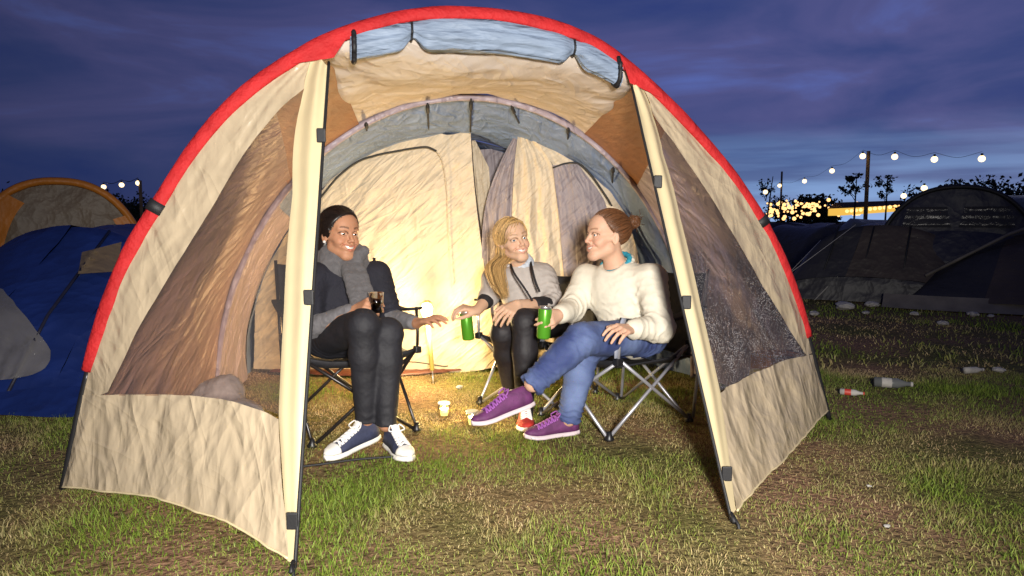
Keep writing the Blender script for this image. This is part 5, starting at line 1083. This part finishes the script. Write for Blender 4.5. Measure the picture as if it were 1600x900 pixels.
r = empty('dome_tent', 'deep blue dome tent with a crinkled clear window, just left of the red arch', 'tent', 'other tents on the field', (-3.03, 4.95, 0), math.radians(4))
A_ = [(-1.30, .80, .05, -.05), (-.9, .80, .46, -.05), (-.1, .77, .96, 0), (.7, .75, .97, 0), (1.7, .6, .3, 0)]; shell(r, A_, [M_BLU], [0, .3, .5, .7, 1], seed=51, n=40, wr=.014)
HOOD = r
tube('seam', [[.25, -1.28, .09], [.26, -.9, .45], [.25, -.1, .93]], .010, M_NVY, r, 6)
grid('mud_flap', np.stack([np.stack([np.linspace(-.82, .74, 24), -1.30 + 0 * np.linspace(0, 1, 24), .10 + .02 * np.sin(np.linspace(0, 9, 24))], -1), np.stack([np.linspace(-.90, .80, 24), -1.46 + .04 * np.sin(np.linspace(0, 12, 24)), .006 + 0 * np.linspace(0, 1, 24)], -1)]), M_BLU, r)

# ------------------------------------------------------------------ trees at the far edge
M_LEAFD = mat('dark_foliage', (.035, .05, .025), rough=.8, var=.4, vscale=3); M_BARK = mat('bark', (.06, .045, .035), rough=.9, var=.2)
def tree(label, px, py_top, Y, wid, pine=False, seed=0, name='broadleaf_tree', base=0.0):
    g = np.random.default_rng(seed); h = H + (HZ - py_top) / FPX * Y; at_ = P(px, HZ, Y); t = empty(name, label, 'tree', 'trees along the far edge of the field', (at_[0], Y, 0)); w = wid / FPX * Y / 2
    tr = .02 * h; k = np.linspace(0, 1, 8)[:, None]; path = np.array([0, 0, 0]) + k * np.array([g.normal(0, .05) * h, 0, h * (.95 if pine else .6)]); pl = [tube_vf(path, tr * (1 - .7 * k[:, 0]), 6)]
    nb_ = 9; cl = []
    for i in range(nb_):
        z = h * (g.uniform(.60, .96) if pine else g.uniform(.30, .85)); a = g.uniform(0, 6.28); rr_ = w * g.uniform(.35, .95) * (1.0 if pine else math.sqrt(max(.15, 1 - ((z / h - .5) / .5) ** 2)))
        e_ = np.array([math.cos(a) * rr_, math.sin(a) * rr_, z + h * .03]); s0 = np.array([0, 0, z - h * .10]); pl.append(tube_vf([s0, (s0 + e_) / 2 + [0, 0, .02 * h], e_], tr * .3, 5)); cl.append(e_)
    V, F_ = merge(pl); obj('trunk', V, F_, M_BARK, t)
    n = 260 if pine else 1700; c = np.array(cl)[g.integers(0, nb_, n)]
    if not pine: c = c * g.uniform(.3, 1.05, (n, 1)) * [1, 1, 0] + [0, 0, 1] * (c[:, 2:] * g.uniform(.45, 1.1, (n, 1)))
    p_ = c + g.normal(0, 1, (n, 3)) * np.array([w * (.18 if pine else .24), w * (.18 if pine else .24), h * (.025 if pine else .09)]); p_[:, 2] = np.clip(p_[:, 2], .02 * h, h)
    s_ = (w * .15 if pine else w * .10) * g.uniform(.6, 1.4, n); a1 = g.normal(size=(n, 3)); a1 /= np.linalg.norm(a1, axis=1)[:, None]; a2 = np.cross(a1, g.normal(size=(n, 3))); a2 /= np.linalg.norm(a2, axis=1)[:, None]
    Q = np.stack([p_ - a1 * s_[:, None], p_ + a2 * s_[:, None] * .6, p_ + a1 * s_[:, None], p_ - a2 * s_[:, None] * .6], 1).reshape(-1, 3); obj('crown', Q, np.arange(n * 4).reshape(-1, 4), M_LEAFD, t, smooth=False); return t
tree('slender pine left of the wooden lamp mast', 1334, 272, 58, 38, True, 1, 'pine_tree'); tree('slender pine right of the wooden lamp mast', 1383, 276, 58, 30, True, 2, 'pine_tree'); tree('thin pine close to the red arch on the right', 1196, 272, 60, 22, True, 3, 'pine_tree')
tree('round dark bush among the lights beside the red arch', 1216, 306, 125, 36, False, 4); tree('broad dark tree low above the field of lights', 1262, 305, 130, 70, False, 5); tree('dark tree right of the broad one above the lights', 1292, 312, 135, 50, False, 6)
for i, (lab, px, py, w_) in enumerate((('dark tree above the pale green tent', 1440, 280, 60), ('dark tree above the arch of the navy tent, left of three', 1492, 283, 70), ('dark tree above the arch of the navy tent, second of three', 1535, 276, 60), ('dark tree above the arch of the navy tent, third of three', 1580, 278, 70), ('dark tree at the far right edge', 1628, 272, 70))): tree(lab, px, py, 42, w_, False, 11 + i)
for i, (lab, px, py, w_) in enumerate((('dark tree at the far left edge behind the orange tent', 5, 283, 80), ('dark tree right of the orange tent, beside the left lights', 172, 298, 60), ('dark tree partly behind the red arch on the left', 212, 296, 50), ('low dark tree behind the middle of the orange tent', 100, 300, 100))): tree(lab, px, py, 34, w_, False, 21 + i)

# ------------------------------------------------------------------ lamps on masts and strings
M_GLOBE = emit_mat('warm_globe', (1.0, .74, .40), 2.4); M_DOT = emit_mat('warm_far_lamp', (1.0, .55, .20), 2.0); M_WOOD = mat('mast_wood', (.26, .17, .08), rough=.8, bump=.3, bscale=20, var=.2); M_WIRE = mat('cable', (.01, .01, .01), rough=.6, var=0)
GV, GF = sphere_vf(np.zeros(3), 1.0, np.eye(3), 9, 12)
def globe(label, px, py, Y, r, group, m=M_GLOBE):
    p_ = P(px, py, Y); t = empty('festoon_lamp', label, 'lamp', group, p_); obj('globe', GV * r, GF, m, t); v, f = lathe_vf([(0, r * .9), (r * .35, r * .9), (r * .35, r * 1.6), (0, r * 1.6)], 8); obj('socket', v, f, M_WIRE, t); return p_
SP = [(1348, 244), (1398, 245), (1460, 249), (1534, 248)]
labs = ['festoon lamp beside the top of the wooden mast', 'first festoon lamp right of the wooden mast', 'second festoon lamp right of the wooden mast', 'festoon lamp farthest right in the sky']
pts_ = [globe(l, a, b, 26 - 1.2 * i, .105, 'festoon lamps strung in the sky') for i, (l, (a, b)) in enumerate(zip(labs, SP))]
lab2 = ['first festoon lamp left of the mast, descending', 'second festoon lamp left of the mast, descending', 'third festoon lamp left of the mast, low', 'lowest festoon lamp beside the red arch']
pts2 = [globe(l, a, b, Y, r_, 'festoon lamps strung in the sky') for l, (a, b, Y, r_) in zip(lab2, ((1300, 267, 32, .11), (1257, 283, 39, .12), (1218, 290, 45, .12), (1196, 300, 50, .16)))]
pl_ = [globe(l, a, b, Y, .08, 'festoon lamps strung in the sky') for l, (a, b, Y) in zip(('left festoon lamp beside the red arch on the left', 'middle festoon lamp of the three at left', 'festoon lamp nearest the red arch at left'), ((162, 292, 24), (190, 289, 23), (216, 286, 22)))]
globe('low lamp in the dark tree above the navy tent', 1444, 294, 36, .15, 'festoon lamps strung in the sky'); globe('low lamp above the pale green tent', 1412, 306, 40, .15, 'festoon lamps strung in the sky')
t = empty('lamp_mast', 'tall wooden mast carrying the festoon lamps, right of the tent', 'mast', loc=(P(1357, 240, 26.2)[0], 26.2, 0)); hm = P(1357, 236, 26.2)[2]; tube('mast', [[0, 0, 0], [0, 0, hm / 2], [0, 0, hm]], [.08, .075, .065], M_WOOD, t, 8)
for j, (a, b) in enumerate(zip(list(reversed(pts2)) + pts_[:-1], (list(reversed(pts2)) + pts_)[1:])):
    q = np.array([a + [0, 0, .22], (a + b) / 2 + [0, 0, .05], b + [0, 0, .22]]); tube('cable', cat(q - np.array(t.location), 6), .006, M_WIRE, t, 4)
t = empty('lamp_mast', 'thin pole carrying the small lamps beside the red arch at left', 'mast', loc=(P(219, 290, 22)[0], 22, 0)); tube('mast', [[0, 0, 0], [0, 0, 1.2], [0, 0, P(219, 282, 22)[2]]], .05, M_WOOD, t, 6)
for a, b in zip(pl_[:-1], pl_[1:]): tube('cable', cat(np.array([a + [0, 0, .16], (a + b) / 2 + [0, 0, .08], b + [0, 0, .16]]) - np.array(t.location), 6), .010, M_WIRE, t, 4)
t = empty('lamp_mast', 'thin far pole among the low festoon lamps', 'mast', loc=(P(1221, 290, 45)[0], 45, 0)); tube('mast', [[0, 0, 0], [0, 0, 2], [0, 0, P(1221, 268, 45)[2]]], .06, M_WOOD, t, 6)
# far lights of the festival ground: each a small lamp of its own
g = np.random.default_rng(77); dm = bpy.data.meshes.new('far_lamp'); dm.from_pydata([tuple(v) for v in GV * .22], [], GF); dm.materials.append(M_DOT); n_ = 0
while n_ < 150:
    px = g.uniform(1196, 1345) if n_ < 128 else g.uniform(1345, 1425); py = g.normal(326, 8.0) if px < 1345 else 330 - (px - 1330) * .10 + g.normal(0, 3)
    if py < 308 or py > 342 or py < 316 - (px < 1300) * 6: continue
    Y = g.uniform(85, 110); p_ = P(px, py, Y); o = link('far_lamp', dm, None, tuple(p_)); s0 = g.uniform(.5, 1.15); o.scale = (s0,) * 3
    tag(o, 'tiny warm lamp in the glittering far cluster beside the red arch', 'lamp', 'far lights of the festival ground'); n_ += 1
t = empty('marquee', 'long far marquee glowing yellow below the wooden mast', 'marquee', loc=(P(1368, 322, 80)[0], 80, 0)); M_MQ = emit_mat('lit_canvas', (1.0, .58, .10), .85); M_MQR = mat('marquee_roof', (.12, .07, .04), rough=.7, var=.2)
q = [P(1318, 332, 82) - np.array(t.location), P(1425, 322, 74) - np.array(t.location)]; d_ = np.array([0, 0, 1.0]); sd_ = np.array([0, 4.0, 0])
v = [q[0] - d_ * .35, q[1] - d_ * .45, q[1] + d_ * .15, q[0] + d_ * .5, q[0] - d_ * .35 + sd_, q[1] - d_ * .45 + sd_, q[1] + d_ * .15 + sd_, q[0] + d_ * .5 + sd_]; obj('lit_wall', v, [(0, 1, 2, 3), (1, 5, 6, 2), (5, 4, 7, 6), (4, 0, 3, 7)], M_MQ, t, smooth=False)
ap = [(v[3] + v[7]) / 2 + d_ * .7, (v[2] + v[6]) / 2 + d_ * .5]; obj('roof', [v[3] - [0, .3, 0], v[2] - [0, .3, 0], v[6] + [0, .3, 0], v[7] + [0, .3, 0], ap[0], ap[1]], [(0, 1, 5, 4), (2, 3, 4, 5), (1, 2, 5), (3, 0, 4)], M_MQR, t, smooth=False)
for i in range(14): c_ = q[0] + (q[1] - q[0]) * (i + .5) / 14 + [0, -.3, .12]; obj('lamp', GV * .2 + c_, GF, M_DOT, t)

# ------------------------------------------------------------------ litter on the grass
M_PAPER = mat('crumpled_paper', (.40, .38, .35), rough=.7, var=.15, vscale=20, bump=.3, bscale=30); M_PET = mat('clear_plastic', (.24, .25, .25), rough=.2, var=.1, trans=.5); M_RLAB = mat('red_label', (.5, .05, .03), rough=.5, var=.1)
def scrap(label, px, py, s, seed):
    g2 = np.random.default_rng(seed); v, f = sphere_vf(np.zeros(3), 1.0, np.eye(3), 10, 14); d = 1 + .45 * ridged(v * 1.7 + seed, 3, seed); v = v * d[:, None] * np.array([s, s * .7, s * .42]) + [0, 0, s * .3]; o = obj('crumpled_paper', v, f, M_PAPER, None, smooth=False); o.location = tuple(G(px, py)); o.rotation_euler.z = g2.uniform(0, 6); tag(o, label, 'litter', 'litter on the grass')
for i, (l, a, b, s) in enumerate((('largest pale heap of litter near the brown-grey tent', 1320, 482, .10), ('pale litter just right of the large heap', 1362, 478, .07), ('small scrap close to the red arch', 1272, 492, .055), ('flat pale scrap left of the two by the mud flap', 1428, 492, .045), ('crumpled paper, left one of two below the mud flap', 1520, 493, .055), ('crumpled paper, right one of two below the mud flap', 1548, 495, .035), ('bright crumpled scrap alone on the dark grass', 1473, 507, .045), ('small scrap below the large heap', 1353, 490, .04), ('pale litter at the far right of the bare grass', 1560, 580, .035), ('tiny white scrap on the foreground grass at right', 1386, 823, .010), ('tiny pale scrap on the grass beside the tent hem', 1358, 760, .008), ('tiny pale scrap on the inner grass edge near the jars', 718, 606, .020))): scrap(l, a, b, s, 100 + i)
def bottle(label, px, py, L_, ang, m, lab_m=None):
    c_ = G(px, py); t = empty('drink_bottle', label, 'bottle', 'litter on the grass', c_, ang); r_ = L_ * .14
    v, f = lathe_vf([(0, 0), (r_, .004), (r_, L_ * .62), (r_ * .45, L_ * .84), (r_ * .45, L_ * .96), (0, L_ * .96)], 16, (1, 0, 0), (-L_ / 2, 0, r_)); obj('bottle_body', v, f, m, t); v, f = lathe_vf([(0, L_ * .94), (r_ * .52, L_ * .94), (r_ * .52, L_ * 1.0), (0, L_)], 12, (1, 0, 0), (-L_ / 2, 0, r_)); obj('bottle_cap', v, f, lab_m or M_PAPER, t)
    v, f = lathe_vf([(r_ * 1.01, L_ * .2), (r_ * 1.02, L_ * .21), (r_ * 1.02, L_ * .45), (r_ * 1.01, L_ * .46)], 16, (1, 0, 0), (-L_ / 2, 0, r_)); obj('bottle_label', v, f, lab_m or M_PAPER, t)
bottle('clear plastic bottle lying on the grass right of the tent', 1395, 606, .21, -.35, M_PET); bottle('small pale bottle with red band lying near the tent pole', 1331, 618, .13, -.45, M_PAPER, M_RLAB); bottle('small bottle lying at far right on brown grass', 1521, 583, .15, .2, M_PAPER)

# ------------------------------------------------------------------ things inside the porch
M_BAG = mat('grey_sleeping_bag', (.30, .28, .28), rough=.3, crease=.5, bscale=14, var=.2); M_ORBOX = mat('orange_crate_card', (.50, .22, .06), rough=.7, var=.12); M_YEL = mat('yellow_pack', (.62, .45, .02), rough=.4, var=.1); M_WBAG = mat('pale_plastic_bag', (.5, .5, .47), rough=.4, var=.1, crease=.5, bscale=8, trans=.2)
bp_ = T(0.52, .42, 0); V, Fq = solid([caps(bp_ + [-.06, 0, .13], bp_ + [.14, -.08, .12], .11, .10, k=.03), caps(bp_ + [-.02, .02, .22], bp_ + [.05, .0, .24], .07, k=.04)], .008, disp=lambda v: .010 * ridged(v * 14, 3, 4)); o = obj('stuffed_bag', V, Fq, M_BAG); tag(o, 'grey stuffed bag behind the left clear window', 'bag')
bx_ = np.array([P(1214, 580, 3.46)[0], 3.46, 0]); t = empty('carton', 'orange carton behind the right clear window', 'box', loc=bx_, rz=.3); v, f = box_vf((0, 0, .165), (.20, .16, .33)); bevel(obj('box', v, f, M_ORBOX, t, smooth=False), .004); v, f = box_vf((0, .0, .340), (.17, .13, .012)); obj('flap', v, f, M_ORBOX, t, smooth=False)
yb = np.array([P(1190, 580, 3.34)[0], 3.34, 0]); v, f = box_vf((0, 0, .145), (.11, .06, .29)); o = bevel(obj('snack_packet', v + yb, f, M_YEL, None, smooth=False), .02, 3); tag(o, 'yellow packet behind the right clear window', 'packet')
wb = G(842, 592) + [0, .45, 0]; V, Fq = solid([elli(wb + [0, 0, .10], (.13, .10, .12), None, .04), elli(wb + [.05, 0, .20], (.06, .05, .06), None, .04)], .009, disp=lambda v: .012 * ridged(v * 12, 3, 9)); o = obj('carrier_bag', V, Fq, M_WBAG); tag(o, 'pale carrier bag on the grass behind the blonde woman', 'bag')
tube_o = tube('tent_cord', cat([G(455, 735), G(500, 730), G(560, 722), G(640, 716)] + np.array([0, 0, .012]), 6), .005, M_BLACK, None, 6); tag(tube_o, 'black cord lying on the grass by the canvas shoes', 'cord')

# a grey vent hood and a crinkled clear window sewn on the blue dome, laid on its cloth
bpy.context.view_layer.update(); dg = bpy.context.evaluated_depsgraph_get(); HMAT = HOOD.matrix_world.inverted()
def sewn(name, lefts, rights, m, lift, crinkle=0.0, n=10, k=12):
    l = cat(np.array([(a, b, 0) for a, b in lefts], float), 6); r_ = cat(np.array([(a, b, 0) for a, b in rights], float), 6); q = np.linspace(0, 1, n)
    l = np.stack([np.interp(q, np.linspace(0, 1, len(l)), l[:, i]) for i in (0, 1)], -1); r_ = np.stack([np.interp(q, np.linspace(0, 1, len(r_)), r_[:, i]) for i in (0, 1)], -1); pts = np.full((n, k, 3), np.nan)
    for i in range(n):
        for j in range(k):
            px, py = l[i] + (r_[i] - l[i]) * j / (k - 1); d_ = Vector(ray(px, py)); d_.normalize(); o_ = Vector(CAM)
            for _t in range(6):
                hit, loc, nn, _, ob, _m = sc.ray_cast(dg, o_, d_)
                if not hit: break
                if ob.parent == HOOD: pts[i, j] = np.array(loc); break
                o_ = loc + d_ * .01
    ok = ~np.isnan(pts[..., 0])
    if ok.sum() < n * k * .4: return
    fy = np.nanmean(pts[..., 1])
    for i in range(n):
        for j in range(k):
            px, py = l[i] + (r_[i] - l[i]) * j / (k - 1)
            if not ok[i, j]: pts[i, j] = P(px, py, fy)
            pts[i, j] += nrm(CAM - pts[i, j]) * (.012 + lift * math.sin(math.pi * j / (k - 1)))
    if crinkle: pts = pts + (crinkle * ridged(pts * 11, 3, 5))[..., None] * np.array([0, -1.0, .2])
    w4 = np.c_[pts.reshape(-1, 3), np.ones(n * k)] @ np.array(HMAT).T; grid(name, w4[:, :3].reshape(n, k, 3), m, HOOD)
sewn('vent_hood', [(128, 394), (122, 428)], [(190, 378), (184, 424)], M_TAUP, .04)
sewn('clear_window', [(-70, 430), (-75, 600)], [(6, 452), (44, 498), (82, 552), (58, 582), (20, 592)], M_FILM2, .0, .02, 22, 26)
